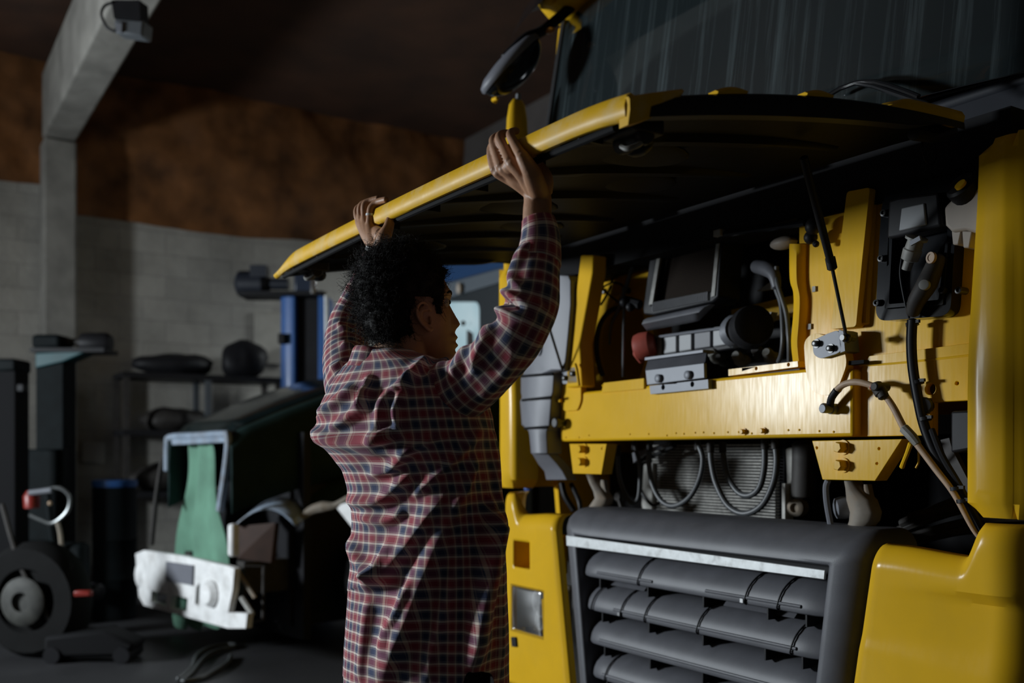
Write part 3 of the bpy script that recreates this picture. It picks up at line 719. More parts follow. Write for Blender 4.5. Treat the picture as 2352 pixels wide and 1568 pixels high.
tp('wire_bundle', MB().tube([T(1290, 1110, 0.1), T(1298, 1140, 0.1), T(1318, 1172, 0.12)], 0.012, 8).tube([T(1312, 1112, 0.14), T(1330, 1150, 0.12), T(1334, 1178, 0.12)], 0.01, 8), BLK)
for sx_ in (0.95, -0.95):
    tp('chassis_bracket', MB().box((sx_, 0.85, 1.02), (0.3, 0.7, 0.5)), MATB)
b = MB().box((0.0, 0.95, 0.78), (2.2, 0.2, 1.1)); tp('engine_bay_back', b, MATB)
b = MB().box((0.45, 1.9, 0.72), (0.12, 3.6, 0.26)).box((-0.45, 1.9, 0.72), (0.12, 3.6, 0.26)); tp('chassis_rail', b, DRK)
for k in range(9):
    a = Vector((0.55 + 0.05 * random.random(), 0.3, 1.0 + 0.02 * k)); c = a + Vector((0.35, 0.15, 0.12 * random.random()))
    if k < 5: tp('pipe', MB().tube([a, (a + c) / 2 + Vector((0, -0.03, 0.02)), c], 0.012 + 0.006 * random.random(), 8), DRK)

# ---- corner panels (air deflectors beside the cab front)


def smooth01(a, b, x):
    t = max(0.0, min(1.0, (x - a) / (b - a))); return t * t * (3 - 2 * t)


def corner(sgn, z0, z1):
    rings = []; N = 26
    for i in range(N + 1):
        t = i / N; z = z0 + (z1 - z0) * t
        ed = min(z - z0, z1 - z) ; rr = 0.035
        inset = rr * (1 - math.sqrt(max(0, 1 - (1 - min(1, ed / rr)) ** 2)))
        lx = 1.002 + 0.030 * smooth01(1.4, 2.02, z)           # inner edge leans out a little at the top
        cr = 1.112
        dp = 0.004 * smooth01(1.765, 1.745, z) * smooth01(z0, z0 + 0.04, z)   # recess right of the crease
        pts = [(lx + inset, 0.05), (lx + inset, -0.045 + inset * 0.6), (lx + 0.006 + inset, -0.057 + inset * 0.6), (lx + 0.018 + inset, -0.064 + inset * 0.6),
               (lx + 0.04, -0.068 + inset * 0.6), (cr - 0.012, -0.070 + inset * 0.6), (cr, -0.068 + inset * 0.6), (cr + 0.010, -0.062 + dp + inset * 0.6),
               (1.135, -0.058 + dp), (1.165, -0.036 + dp * 0.6), (1.183, 0.008), (1.19, 0.07), (1.195, 0.34), (1.17, 0.35), (1.12, 0.06)]
        rings.append([Vector((sgn * x, y, z)) for x, y in pts])
    return MB().loft(rings, True, True, True)


tp('corner_deflector', corner(1, 1.118, 2.005), YEL, smooth=40)
tp('corner_deflector', corner(-1, 1.125, 2.04), YEL, smooth=40)

# ---- bumper corners


_a, _b = T(1180, 1345, -0.05), T(1250, 1462, -0.05); HX0, HX1, HZ0, HZ1 = -_b.x, -_a.x, _b.z, _a.z
_a, _b = T(1183, 1238, -0.05), T(1222, 1310, -0.05); SX0, SX1, SZ0, SZ1 = -_b.x, -_a.x, _b.z, _a.z


def bumper(sgn):
    xs = [0.735 + 0.455 * i / 46 for i in range(47)]; NT = 60; z0 = 0.32; rings = []
    for x in xs:
        zt = 1.030 - 0.012 * smooth01(0.8, 1.0, x) + 0.085 * smooth01(0.985, 1.045, x)
        col = []
        for k in range(NT + 1):
            z = z0 + (0.965 - z0) * k / 48 if k <= 48 else 0.965 + (zt - 0.965) * (k - 48) / (NT - 48)
            y = -0.055
            rr = 0.065; e = zt - z
            if e < rr: y += 0.05 * (1 - math.sqrt(max(0, 1 - (1 - e / rr) ** 2))) * (1 - 0.6 * smooth01(0.98, 1.05, x))
            if x > 1.06: y += 0.16 * ((x - 1.06) / 0.13) ** 2.4
            xl = (x - 0.735)
            if xl < 0.03: y += 0.03 * (1 - math.sqrt(max(0, 1 - (1 - xl / 0.03) ** 2)))
            if sgn > 0:
                zc = 0.925 - 0.0 * x
                dpt = 0.022 * smooth01(0.76, 1.06, x)
                y += dpt * smooth01(zc + 0.008, zc - 0.008, z) * (1 - smooth01(zc - 0.02, zc - 0.30, z))
                y -= 0.006 * smooth01(0.80, 0.74, z) * smooth01(0.7, 0.76, x)
            xx = x - 0.10 * (1.05 - z) / 0.6 * (1 - smooth01(0.735, 0.95, x))
            col.append(Vector((sgn * xx, y, z)))
        rings.append(col)
    n = NT + 1; vs = [p for r in rings for p in r]; fs = []
    for i in range(len(xs) - 1):
        for k in range(NT):
            a = i * n + k
            if sgn < 0:                                     # openings for the lamp and the step on this side
                c = (vs[a] + vs[a + n + 1]) / 2; X = -c.x
                if HX0 < X < HX1 and HZ0 < c.z < HZ1: continue
                if SX0 < X < SX1 and SZ0 < c.z < SZ1: continue
            fs.append((a, a + n, a + n + 1, a + 1))
    return MB().add(vs, fs)


bp_ = tp('bumper_corner', bumper(1), YEL, smooth=35, solid=0.006)
bl_ = tp('bumper_corner', bumper(-1), YEL, smooth=35, solid=0.006)
b = MB().panel([(-SX1 - .02, SZ0 - .02), (-SX0 + .02, SZ0 - .02), (-SX0 + .02, SZ1 + .02), (-SX1 - .02, SZ1 + .02)], [], 0.10, 0.11).box((-(SX0 + SX1) / 2, 0.03, SZ0 - 0.004), (SX1 - SX0 + 0.02, 0.15, 0.008)).box((-SX0 + 0.004, 0.03, (SZ0 + SZ1) / 2), (0.008, 0.15, SZ1 - SZ0 + 0.02)).box((-SX1 - 0.004, 0.03, (SZ0 + SZ1) / 2), (0.008, 0.15, SZ1 - SZ0 + 0.02))
tp('step_recess', b, YEL, bl_)
HW_, HH_, HCX, HCZ = HX1 - HX0 + 0.02, HZ1 - HZ0 + 0.02, (HX0 + HX1) / 2, (HZ0 + HZ1) / 2
GLS, nt, pb, tc = node_mat('lamp_glass')
tr_ = nt.nodes.new('ShaderNodeBsdfTransparent'); gl_ = nt.nodes.new('ShaderNodeBsdfGlossy'); gl_.inputs['Roughness'].default_value = 0.22; mx_ = nt.nodes.new('ShaderNodeMixShader'); mx_.inputs[0].default_value = 0.28
nt.links.new(tr_.outputs[0], mx_.inputs[1]); nt.links.new(gl_.outputs[0], mx_.inputs[2]); nt.links.new(mx_.outputs[0], nt.nodes['Material Output'].inputs[0])
rings = []
for i in range(9):
    X = HCX - HW_ / 2 + HW_ * i / 8; col = []
    for k in range(11):
        zz = HCZ - HH_ / 2 + HH_ * k / 10
        col.append(Vector((-X, -0.058 - 0.014 * math.sin(math.pi * i / 8) * math.sin(math.pi * k / 10), zz)))
    rings.append(col)
hlm = MB().loft(rings, False)
REF = mat('lamp_reflector', (0.6, 0.62, 0.63), 0.35, metal=0.5, bump=0.6, bscale=25)
hd = tp('headlamp', MB().panel([(-HX1 - .02, HZ0 - .02), (-HX0 + .02, HZ0 - .02), (-HX0 + .02, HZ1 + .02), (-HX1 - .02, HZ1 + .02)], [], 0.06, 0.07).prism([(-HX1 - .01, -0.03, HZ0), (-HX1 - .01, 0.06, HZ0), (-HX1 - .01, 0.06, HZ1), (-HX1 - .01, -0.03, HZ1)], (0.003, 0, 0)).prism([(-HX0 + .01, -0.03, HZ0), (-HX0 + .01, 0.06, HZ0), (-HX0 + .01, 0.06, HZ1), (-HX0 + .01, -0.03, HZ1)], (0.003, 0, 0)), REF)
tp('lens', hlm, GLS, hd, smooth=180, solid=0.004)
tp('bulb_reflector', MB().lathe((-HCX + 0.01, 0.055, HCZ + 0.03), (0, -1, 0), [(0.02, 0), (0.045, 0.02), (0.06, 0.055), (0.055, 0.055), (0.03, 0.02), (0.012, 0.015), (0.012, 0.05), (0.006, 0.055)], 20), REF, hd)
tp('bulb_reflector', MB().lathe((-HCX - 0.01, 0.055, HCZ - 0.05), (0, -1, 0), [(0.015, 0), (0.03, 0.02), (0.035, 0.045), (0.03, 0.045), (0.01, 0.02)], 18), REF, hd)
b = MB().panel(rp(T2([(1178, 1462), (1188, 1462), (1190, 1484), (1180, 1484)], -0.056), 0.003), [], -0.066, -0.05); tp('washer_jet', b, BLK, bl_)

# ---- grille
GW = 0.705


def gtap(z): return 1 - 0.17 * (1.05 - z) / 0.75


def gframe_ring(hw, zt, y, r, zb=0.25):
    pts = []
    k = 8
    zt2 = zt
    base = [(-hw, zb)] + [(-hw, zb + (zt - r - zb) * i / 10) for i in range(1, 10)]
    for j in range(k + 1):
        a = math.pi - (math.pi / 2) * j / k
        base.append((-hw + r + r * math.cos(a), zt - r + r * math.sin(a)))
    base += [(-hw + r + (2 * hw - 2 * r) * i / 10, zt) for i in range(1, 10)]
    for j in range(k + 1):
        a = math.pi / 2 - (math.pi / 2) * j / k
        base.append((hw - r + r * math.cos(a), zt - r + r * math.sin(a)))
    base += [(hw, zt - r - (zt - r - zb) * i / 10) for i in range(1, 11)]
    return [Vector((x * gtap(z), y, z)) for x, z in base]


prof = [(0.725, 1.062, 0.16, 0.07), (0.725, 1.062, 0.06, 0.07), (0.722, 1.058, 0.030, 0.068), (0.714, 1.048, 0.004, 0.062), (0.700, 1.034, -0.020, 0.052), (0.680, 1.014, -0.040, 0.040),
        (0.655, 0.992, -0.052, 0.026), (0.628, 0.975, -0.057, 0.014), (0.612, 0.966, -0.0575, 0.008), (0.606, 0.963, -0.054, 0.006), (0.603, 0.960, -0.046, 0.005), (0.600, 0.957, 0.12, 0.004)]
rings = [gframe_ring(h, z, y, r) for h, z, y, r in prof]
gr = tp('grille_frame', MB().loft(rings, False), PLA, smooth=50)
tp('grille_backing', MB().panel([(-0.6, 0.25), (0.6, 0.25), (0.6, 0.99), (-0.6, 0.99)], [], 0.125, 0.135), BLK, gr)
q = [T(1300, 1229, -0.060), T(1895, 1309, -0.060), T(1893, 1331, -0.060), T(1301, 1253, -0.060)]
tp('silver_strip', MB().prism(q, (0, 0.008, 0)), SIL, gr, bevel=0.002)
CS = [(0.0, 0.0), (-0.008, 0.004), (-0.011, 0.012), (-0.010, 0.022), (-0.006, 0.040), (0.004, 0.060), (0.022, 0.079), (0.046, 0.093), (0.080, 0.101), (0.10, 0.102), (0.10, 0.098), (0.05, 0.086), (0.02, 0.066), (0.004, 0.03), (0.004, 0.006)]
for si, zl in enumerate((0.812, 0.690, 0.568, 0.446, 0.324)):
    hw = 0.603 * gtap(zl + 0.05); rings = []
    for i in range(25):
        x = -hw + 2 * hw * i / 24
        e = min(1.0, (hw - abs(x)) / 0.07); sh = 1 - 0.45 * (1 - e) ** 2
        rings.append([Vector((x, -0.036 + yy + 0.05 * (1 - sh), zl + zz * 0.98 * (0.75 + 0.25 * sh))) for yy, zz in CS])
    sl = tp('slat', MB().loft(rings, True, True, True), PLA, gr, smooth=40)
    bx = hw - 0.09
    def bead(x0, x1, dz=0.022):
        return tp('bead', MB().tube([(x0, -0.0455, zl + dz), ((x0 + x1) / 2, -0.0460, zl + dz), (x1, -0.0455, zl + dz)], 0.0055, 8), PLA, sl)
    if si == 0: bead(-bx + 0.02, -0.16); bead(0.10, bx)
    elif si == 1: bead(-bx + 0.10, bx)
    else: bead(-bx, bx)
    for fx in (-0.50, -0.215, 0.075, 0.365, 0.52):
        b = MB().box((fx * gtap(zl), 0.03, zl - 0.018), (0.006, 0.12, 0.036)); tp('fin', b, BLK, sl)
    # cable ties holding cracked slats
    tie = {0: (-0.235, 0.27, 0.40), 1: (-0.50, -0.33, -0.20, 0.06, 0.45), 2: (), 3: (-0.42,), 4: ()}[si]
    for x in tie:
        pts = [(x + 0.02 * zz / 0.1, -0.0395 + yy - 0.001, zl + zz * 0.98 + 0.001) for yy, zz in CS[:10]]
        tp('cable_tie', MB().tube(pts, 0.0028, 6, k=2), BLK, sl)
    for x in {0: (0.262,), 1: (-0.335,)}.get(si, ()):
        tp('tie_buckle', MB().box((x, -0.05, zl + 0.012), (0.012, 0.008, 0.012)), STL, sl)
    if si in (1,):
        for x0, x1 in ((-0.46, -0.26), (0.13, 0.42)):
            tp('splint_strip', MB().prism([(x0, 0.0, zl + 0.098), (x1, 0.0, zl + 0.098), (x1, 0.02, zl + 0.118), (x0, 0.02, zl + 0.118)], (0, 0.006, 0.004)), PLA, sl)

# ---- grey cover left of the cross member (folded hose guard)
def cv(py, l, r): return (l, r, py)
rows = [(1240, 1306, 632), (1218, 1311, 645), (1205, 1311, 700), (1200, 1306, 760), (1198, 1300, 820), (1196, 1296, 850), (1202, 1272, 856), (1196, 1272, 868), (1196, 1270, 900), (1198, 1266, 912), (1194, 1266, 922), (1198, 1262, 975), (1214, 1256, 990), (1216, 1256, 1000), (1220, 1258, 1042)]
rings = []
for l, r, py in rows:
    A = T(l, py, -0.05); B = T(r, py, -0.05); A.x = max(A.x, -0.995)
    k = 5
    fr = [A.lerp(B, i / k) + Vector((0, -0.02 * math.sin(math.pi * i / k) ** 0.5, 0)) for i in range(k + 1)]
    rings.append(fr + [B + Vector((0, 0.07, 0)), A + Vector((0, 0.07, 0))])
gc = tp('hose_guard', MB().loft(rings, True, True, True), COV, smooth=30, bevel=0.004)
rings = []
for (l, r, py, y) in ((1222, 1258, 1042, -0.04), (1236, 1280, 1066, 0.0), (1250, 1292, 1082, 0.02), (1254, 1302, 1102, 0.03)):
    A = T(l, py, y); B = T(r, py, y); rings.append([A, A.lerp(B, 0.5) + Vector((0, -0.012, 0)), B, B + Vector((0, 0.05, 0)), A + Vector((0, 0.05, 0))])
tp('guard_foot', MB().loft(rings, True, True, True), COV, gc, smooth=30, bevel=0.003)
for (a_, c_, e_, g_) in ((1198, 864, 1270, 858), (1200, 919, 1266, 912), (1206, 984, 1258, 980)):
    tp('guard_groove', MB().tube([T(a_, c_, -0.066), T((a_ + e_) / 2, (c_ + g_) / 2, -0.072), T(e_, g_, -0.062)], 0.0055, 6), MATB, gc)
tp('oval_boss', MB().ball(T(1238, 800, -0.072), 0.03, 16, 8, (0.7, 0.25, 1)), GRY, gc)
tp('guard_edge', MB().tube([T(1312, 640, 0.0), T(1303, 760, 0.0), T(1276, 860, 0.0), T(1272, 960, 0.0), T(1262, 1040, 0.0)], 0.022, 10), BLK, gc)
for py, px in ((664, 1317), (728, 1309), (800, 1300), (920, 1283), (974, 1281)):
    p = T(px, py, -0.02); tp('clip', MB().box(p, (0.03, 0.01, 0.012)), YEL, gc)
tp('blue_pipe', MB().tube([T(1214, 1036, 0.1), T(1216, 1100, 0.1), T(1219, 1118, 0.1), T(1208, 1122, 0.1)], 0.011, 8), mat('blue_pipe_plastic', (0.05, 0.12, 0.42), 0.4))

# ---- front flap, held open
FX0, FX1 = -1.0, 0.985
FYF = -1.075                                   # free edge (front)
def flap_z(v):                                 # v = 0 at the free edge, 1 at the hinge; the flap bellies upwards
    return 1.913 + 0.2765 * v - 0.1345 * v * v
def flap_y(v): return FYF + 1.025 * v
NU, NV = 40, 26
U = [FX0 + (FX1 - FX0) * i / NU for i in range(NU + 1)]
def flap_pt(x, v, off):
    e = 1 - abs(x) / 1.0
    droop = 0.012 * max(0, (abs(x) - 0.80) / 0.2) ** 2
    yb = 0.020 * (1 - (abs(x) / 1.0) ** 2)            # free edge bows forward a little
    return Vector((x, flap_y(v) - yb * (1 - v), flap_z(v) + off - droop))
def flap_sheet(x0, x1, v0, v1, o_top, o_bot, nu, nv):
    tv = [[flap_pt(x0 + (x1 - x0) * i / nu, v0 + (v1 - v0) * k / nv, o_top) for i in range(nu + 1)] for k in range(nv + 1)]
    bv = [[flap_pt(x0 + (x1 - x0) * i / nu, v0 + (v1 - v0) * k / nv, o_bot) for i in range(nu + 1)] for k in range(nv + 1)]
    n = nu + 1; m = (nv + 1) * n
    vs = [p for r in tv for p in r] + [p for r in bv for p in r]; fs = []
    for k in range(nv):
        for i in range(nu):
            a = k * n + i
            fs.append((a, a + 1, a + n + 1, a + n)); fs.append((a + m, a + n + m, a + n + 1 + m, a + 1 + m))
    for i in range(nu):
        fs.append((i, i + m, i + 1 + m, i + 1)); a = nv * n + i; fs.append((a, a + 1, a + 1 + m, a + m))
    for k in range(nv):
        a = k * n; fs.append((a, a + n, a + n + m, a + m)); a = k * n + nu; fs.append((a, a + m, a + n + m, a + n))
    return MB().add(vs, fs)
LINR = mat('black_moulded_liner', (0.004, 0.004, 0.0045), 0.55, spec=0.16, bump=0.35, bscale=5)
flap = tp('front_flap', flap_sheet(FX0, FX1, 0.02, 1.0, 0.022, 0.012, NU, NV), YEL, smooth=40)
LINR.node_tree.nodes['Principled BSDF'].inputs['Specular IOR Level'].default_value = 0.08
tp('flap_liner', flap_sheet(FX0 + 0.02, FX1 - 0.02, 0.05, 0.97, 0.008, -0.004, NU, NV), LINR, flap, smooth=40)
# yellow rim along the free edge, rolled over at the near end
rings = []
NR = 48
for i in range(NR + 1):
    t = i / NR; x = FX0 + (FX1 - FX0) * t
    p = flap_pt(x, 0.0, 0.0)
    hgt = 0.052 * (0.45 + 0.55 * smooth01(FX0, FX0 + 0.25, x))
    low = -0.012
    cut = 0.0
    back = 0.05
    rings.append([p + Vector((0, 0.05, 0.026)), p + Vector((0, 0.012, low + hgt)), p + Vector((0, 0.002, low + hgt - 0.006)), p + Vector((0, -0.004, low + hgt * 0.5)), p + Vector((0, -0.002, low + 0.006)), p + Vector((0, 0.004, low)), p + Vector((0, 0.012, low)), p + Vector((0, 0.014, low + 0.03)), p + Vector((0, 0.05, 0.016))])
rim = tp('edge_rim', MB().loft(rings, True, True, True), YELRIM, flap, smooth=45)
# near-end lip of the rim: a hooked wing that tapers back along the side
rings = []
for t, hh in ((0, 1.0), (0.2, 0.98), (0.4, 0.9), (0.6, 0.72), (0.8, 0.5), (0.95, 0.3), (1.0, 0.2)):
    v = 0.13 * t; p = flap_pt(FX1, v, 0.0)
    zt = 0.029 + 0.006 * t; zb = zt - 0.053 * hh
    rings.append([p + Vector((-0.02, 0, zt)), p + Vector((0.006, 0, zt)), p + Vector((0.011, 0, zt - 0.006)), p + Vector((0.012, 0, (zt + zb) / 2)), p + Vector((0.006, 0, zb)), p + Vector((-0.02, 0, zb))])
tp('rim_lip', MB().loft(rings, True, True, True), YELRIM, flap, smooth=50)
# black side edges
for sx, nm in ((FX1, 1), (FX0, -1)):
    rings = []
    for i in range(25):
        v = 0.05 + 0.95 * i / 24; p = flap_pt(sx, v, 0)
        hh = 0.034 + 0.012 * math.sin(math.pi * min(1, v * 1.1)) - 0.028 * smooth01(0.8, 1.0, v)
        rings.append([p + Vector((0, 0, 0.024)), p + Vector((nm * 0.010, 0, 0.018)), p + Vector((nm * 0.012, 0, 0.0)), p + Vector((nm * 0.008, 0, 0.022 - hh)), p + Vector((-nm * 0.03, 0, 0.024 - hh)), p + Vector((-nm * 0.03, 0, 0.012))])
    tp('side_edge', MB().loft(rings, True, True, True), BLK, flap, smooth=50)
    for v0, v1 in ((0.22, 0.30), (0.47, 0.55)):
        rings = []
        for i in range(7):
            v = v0 + (v1 - v0) * i / 6; p = flap_pt(sx, v, 0); h = 0.012 * math.sin(math.pi * (0.15 + 0.7 * i / 6))
            rings.append([p + Vector((-nm * 0.02, 0, 0.022)), p + Vector((nm * 0.006, 0, 0.022)), p + Vector((nm * 0.008, 0, 0.024 + h * 0.5)), p + Vector((0, 0, 0.026 + h)), p + Vector((-nm * 0.02, 0, 0.026 + h))])
        tp('yellow_tab', MB().loft(rings, True, True, True), YEL, flap, smooth=60)
    rings = []
    for i in range(13):
        v = 0.74 + 0.26 * i / 12; p = flap_pt(sx, v, 0); h = 0.022 * smooth01(0.73, 0.80, v)
        rings.append([p + Vector((-nm * 0.05, 0, 0.022)), p + Vector((nm * 0.009, 0, 0.018)), p + Vector((nm * 0.012, 0, 0.022 + h * 0.5)), p + Vector((nm * 0.004, 0, 0.024 + h)), p + Vector((-nm * 0.05, 0, 0.03 + h))])
    tp('yellow_shoulder', MB().loft(rings, True, True, True), YEL, flap, smooth=60)
# ribs, pockets and latches under the flap
for x in (-0.78, -0.5, -0.2, 0.12, 0.42, 0.72):
    rings = []
    for i in range(13):
        v = 0.06 + 0.8 * i / 12; p = flap_pt(x, v, -0.004); w = 0.018; d = 0.018 * math.sin(math.pi * (0.1 + 0.8 * i / 12))
        rings.append([p + Vector((-w * 1.6, 0, 0.004)), p + Vector((-w, 0, -d)), p + Vector((w, 0, -d)), p + Vector((w * 1.6, 0, 0.004))])
    tp('underside_rib', MB().loft(rings, True, True, True), LINR, flap, smooth=60)
for x, v, sx_, sy_ in ((-0.62, 0.32, 0.10, 0.16), (-0.33, 0.62, 0.1, 0.14), (0.0, 0.35, 0.11, 0.17), (0.27, 0.6, 0.1, 0.12), (0.58, 0.35, 0.10, 0.15)):
    p = flap_pt(x, v, -0.004); tp('underside_pocket', MB().ball(p, 1, 20, 10, (sx_, sy_, 0.012)), LINR, flap, smooth=180)
b = MB().tube([flap_pt(-0.95, 0.02, -0.02), flap_pt(0, 0.02, -0.02), flap_pt(0.93, 0.02, -0.02)], 0.008, 8)
tp('rubber_seal', b, MATB, flap)
for x in (-0.84, -0.6, -0.36, -0.1, 0.14, 0.38, 0.62, 0.82):
    p = flap_pt(x, 0.045, -0.012); tp('rim_gusset', MB().box(p, (0.006, 0.06, 0.03)), BLK, flap)
for x, v in ((0.86, 0.12), (-0.88, 0.10)):
    p = flap_pt(x, v, -0.02)
    lt = tp('flap_latch', MB().box(p + Vector((0, 0, 0.0)), (0.10, 0.08, 0.03)).lathe(p + Vector((-0.045, 0, -0.018)), (1, 0, 0), [(0.02, 0), (0.022, 0.03), (0.014, 0.034), (0.014, 0.07), (0.02, 0.074), (0.02, 0.09)], 12), DRK, flap, bevel=0.006)
    tp('latch_hook', MB().tube([p + Vector((0.02, 0, -0.01)), p + Vector((0.035, -0.01, -0.035)), p + Vector((0.02, -0.03, -0.045)), p + Vector((0.0, -0.03, -0.035))], 0.006, 8), ALU, lt)
    tp('latch_cover', MB().ball(p + Vector((-0.02, 0.03, -0.02)), 0.03, 10, 6, (1.3, 0.8, 0.7)), BLK, lt)
tp('hinge_arm', MB().tube([flap_pt(0.93, 0.9, -0.01), S(2150, 310, 0.93), S(2190, 300, 0.95)], 0.018, 10), DRK, flap)
tp('release_loop', MB().tube([S(2122, 295, 0.9), S(2118, 330, 0.9), S(2124, 365, 0.9), S(2140, 378, 0.9), S(2150, 362, 0.9), S(2146, 330, 0.9)], 0.0025, 6), BLK, flap)

# ---- cowl, windscreen, roof and cab shell
b = MB().panel([(-1.12, 2.06), (1.15, 2.06), (1.15, 2.205), (1.0, 2.215), (0.5, 2.225), (-0.5, 2.225), (-1.12, 2.205)], [], 0.03, 0.12, shear=lambda x, z: 0.10 * abs(x / 1.15) ** 3 + 0.18 * (z - 2.06))
cw = tp('cowl_panel', b, LID, bevel=0.02, bseg=3)
b = MB().panel([(-1.1, 1.965), (0.40, 1.965), (0.40, 1.95), (1.06, 1.94), (1.06, 2.10), (-1.1, 2.10)], [], 0.035, 0.2); tp('cowl_underside', b, MATB)
GM, nt, pb, tc = node_mat('dirty_windscreen_glass')
pb.inputs['Base Color'].default_value = (0.006, 0.009, 0.010, 1); pb.inputs['Roughness'].default_value = 0.06
mp = nt.nodes.new('ShaderNodeMapping'); mp.inputs['Scale'].default_value = (26, 1, 0.7)
n1 = nt.nodes.new('ShaderNodeTexNoise'); n1.inputs['Scale'].default_value = 1.0; n1.inputs['Detail'].default_value = 8; n1.inputs['Roughness'].default_value = 0.7; n1.inputs['Distortion'].default_value = 0.15
n2 = nt.nodes.new('ShaderNodeTexNoise'); n2.inputs['Scale'].default_value = 1.4; n2.inputs['Detail'].default_value = 5
nt.links.new(tc.outputs['Object'], mp.inputs[0]); nt.links.new(mp.outputs[0], n1.inputs['Vector']); nt.links.new(tc.outputs['Object'], n2.inputs['Vector'])
r1 = nt.nodes.new('ShaderNodeMapRange'); r1.inputs[1].default_value = 0.50; r1.inputs[2].default_value = 0.80
nt.links.new(n1.outputs['Fac'], r1.inputs[0])
r2 = nt.nodes.new('ShaderNodeMapRange'); r2.inputs[1].default_value = 0.35; r2.inputs[2].default_value = 0.65; r2.inputs[3].default_value = 0.25
nt.links.new(n2.outputs['Fac'], r2.inputs[0])
ml = nt.nodes.new('ShaderNodeMath'); ml.operation = 'MULTIPLY'; nt.links.new(r1.outputs[0], ml.inputs[0]); nt.links.new(r2.outputs[0], ml.inputs[1])
df = nt.nodes.new('ShaderNodeBsdfDiffuse'); df.inputs[0].default_value = (0.30, 0.38, 0.40, 1)
ms = nt.nodes.new('ShaderNodeMixShader'); out = nt.nodes['Material Output']
m3 = nt.nodes.new('ShaderNodeMath'); m3.operation = 'MULTIPLY_ADD'; m3.inputs[1].default_value = 0.30; m3.inputs[2].default_value = 0.035
nt.links.new(ml.outputs[0], m3.inputs[0]); nt.links.new(m3.outputs[0], ms.inputs[0]); nt.links.new(pb.outputs[0], ms.inputs[1]); nt.links.new(df.outputs[0], ms.inputs[2]); nt.links.new(ms.outputs[0], out.inputs[0])
rings = []
for i in range(25):
    t = -1 + 2 * i / 24; x = 1.10 * t; col = []
    for k in range(9):
        s_ = k / 8; z = 2.21 - 0.02 * abs(t) ** 2 + (3.12 - 2.21) * s_
        col.append(Vector((x * (1 - 0.03 * s_), 0.0 + 0.13 * s_ + 0.10 * abs(t) ** 3, z)))
    rings.append(col)
ws = tp('windscreen', MB().loft(rings, False), GM, smooth=180, solid=0.006)
for s_ in (-1, 1):
    tp('screen_seal', MB().tube([Vector((s_ * 1.105, 0.115, 2.28)), Vector((s_ * 1.09, 0.17, 2.7)), Vector((s_ * 1.07, 0.235, 3.14))], 0.016, 8), RUB, ws)
    tp('front_pillar', MB().tube([Vector((s_ * 1.135, 0.16, 2.05)), Vector((s_ * 1.125, 0.20, 2.6)), Vector((s_ * 1.10, 0.27, 3.16))], 0.03, 10), BLK if s_ < 0 else YEL)
pz = T(1188, 240, 0.02)
tp('pillar_deflector', MB().loft([[Vector((pz.x + 0.036 * math.cos(a) * f, 0.02 + 0.05 * math.sin(a) * f, z)) for a in [2 * math.pi * j / 14 for j in range(14)]] for z, f in ((2.0, 1.25), (2.3, 1.2), (2.55, 1.1), (2.68, 0.95), (2.74, 0.75), (2.765, 0.4), (2.768, 0.05))], True, True, True), YEL, smooth=80)
tp('wiper_stub', MB().tube([pz + Vector((0.0, 0, -0.03)), pz + Vector((0.01, 0, 0.04))], 0.012, 8), GRY)
for q in (((1905, 218), (1966, 190), (2050, 212), (2130, 240)), ((1965, 190), (2010, 188), (2075, 208), (2110, 222))):
    tp('wiper_arm', MB().tube([T(a, c, -0.02) for a, c in q], 0.007, 8, k=2), BLKG)
b = MB()
rings = []
for i in range(21):
    t = -1 + 2 * i / 20; x = 1.12 * t; y = -0.02 + 0.12 * abs(t) ** 3
    rings.append([Vector((x, y + 0.26, 3.12)), Vector((x, y + 0.10, 3.14)), Vector((x, y + 0.02, 3.2)), Vector((x, y + 0.12, 3.36)), Vector((x, y + 0.5, 3.45)), Vector((x, 2.1, 3.5)), Vector((x, 2.1, 3.1))])
rfp = tp('roof', b.loft(rings, False), YEL, smooth=60, solid=0.01)
tp('sun_visor', MB().loft([[Vector((x, -0.13 + 0.12 * abs(x / 1.12) ** 3, 3.02)), Vector((x, -0.06 + 0.12 * abs(x / 1.12) ** 3, 3.16)), Vector((x, 0.06 + 0.12 * abs(x / 1.12) ** 3, 3.2)), Vector((x, -0.05 + 0.12 * abs(x / 1.12) ** 3, 3.14))] for x in [-1.12 + 2.24 * i / 16 for i in range(17)]], True, True, True), BLKG, smooth=40)
for s_ in (-1, 1):
    b = MB().prism([(s_ * 1.16, 0.25, 1.0), (s_ * 1.16, 2.1, 1.0), (s_ * 1.15, 2.1, 3.45), (s_ * 1.12, 0.45, 3.42), (s_ * 1.10, 0.22, 3.1), (s_ * 1.15, 0.14, 2.1)], (s_ * -0.03, 0, 0))
    sd = tp('cab_side', b, YEL)
    tp('side_window', MB().prism([(s_ * 1.163, 0.38, 2.15), (s_ * 1.163, 1.15, 2.10), (s_ * 1.160, 1.12, 2.85), (s_ * 1.160, 0.5, 2.85)], (s_ * 0.004, 0, 0)), GM, sd)
tp('cab_back', MB().panel([(-1.15, 1.0), (1.15, 1.0), (1.13, 3.48), (-1.13, 3.48)], [], 2.08, 2.1), YEL)
tp('cab_floor', MB().box((0, 1.3, 1.36), (2.2, 1.5, 0.06)), BLK)
tp('dashboard', MB().box((0, 0.42, 2.2), (2.1, 0.3, 0.2)), BLK, bevel=0.03)
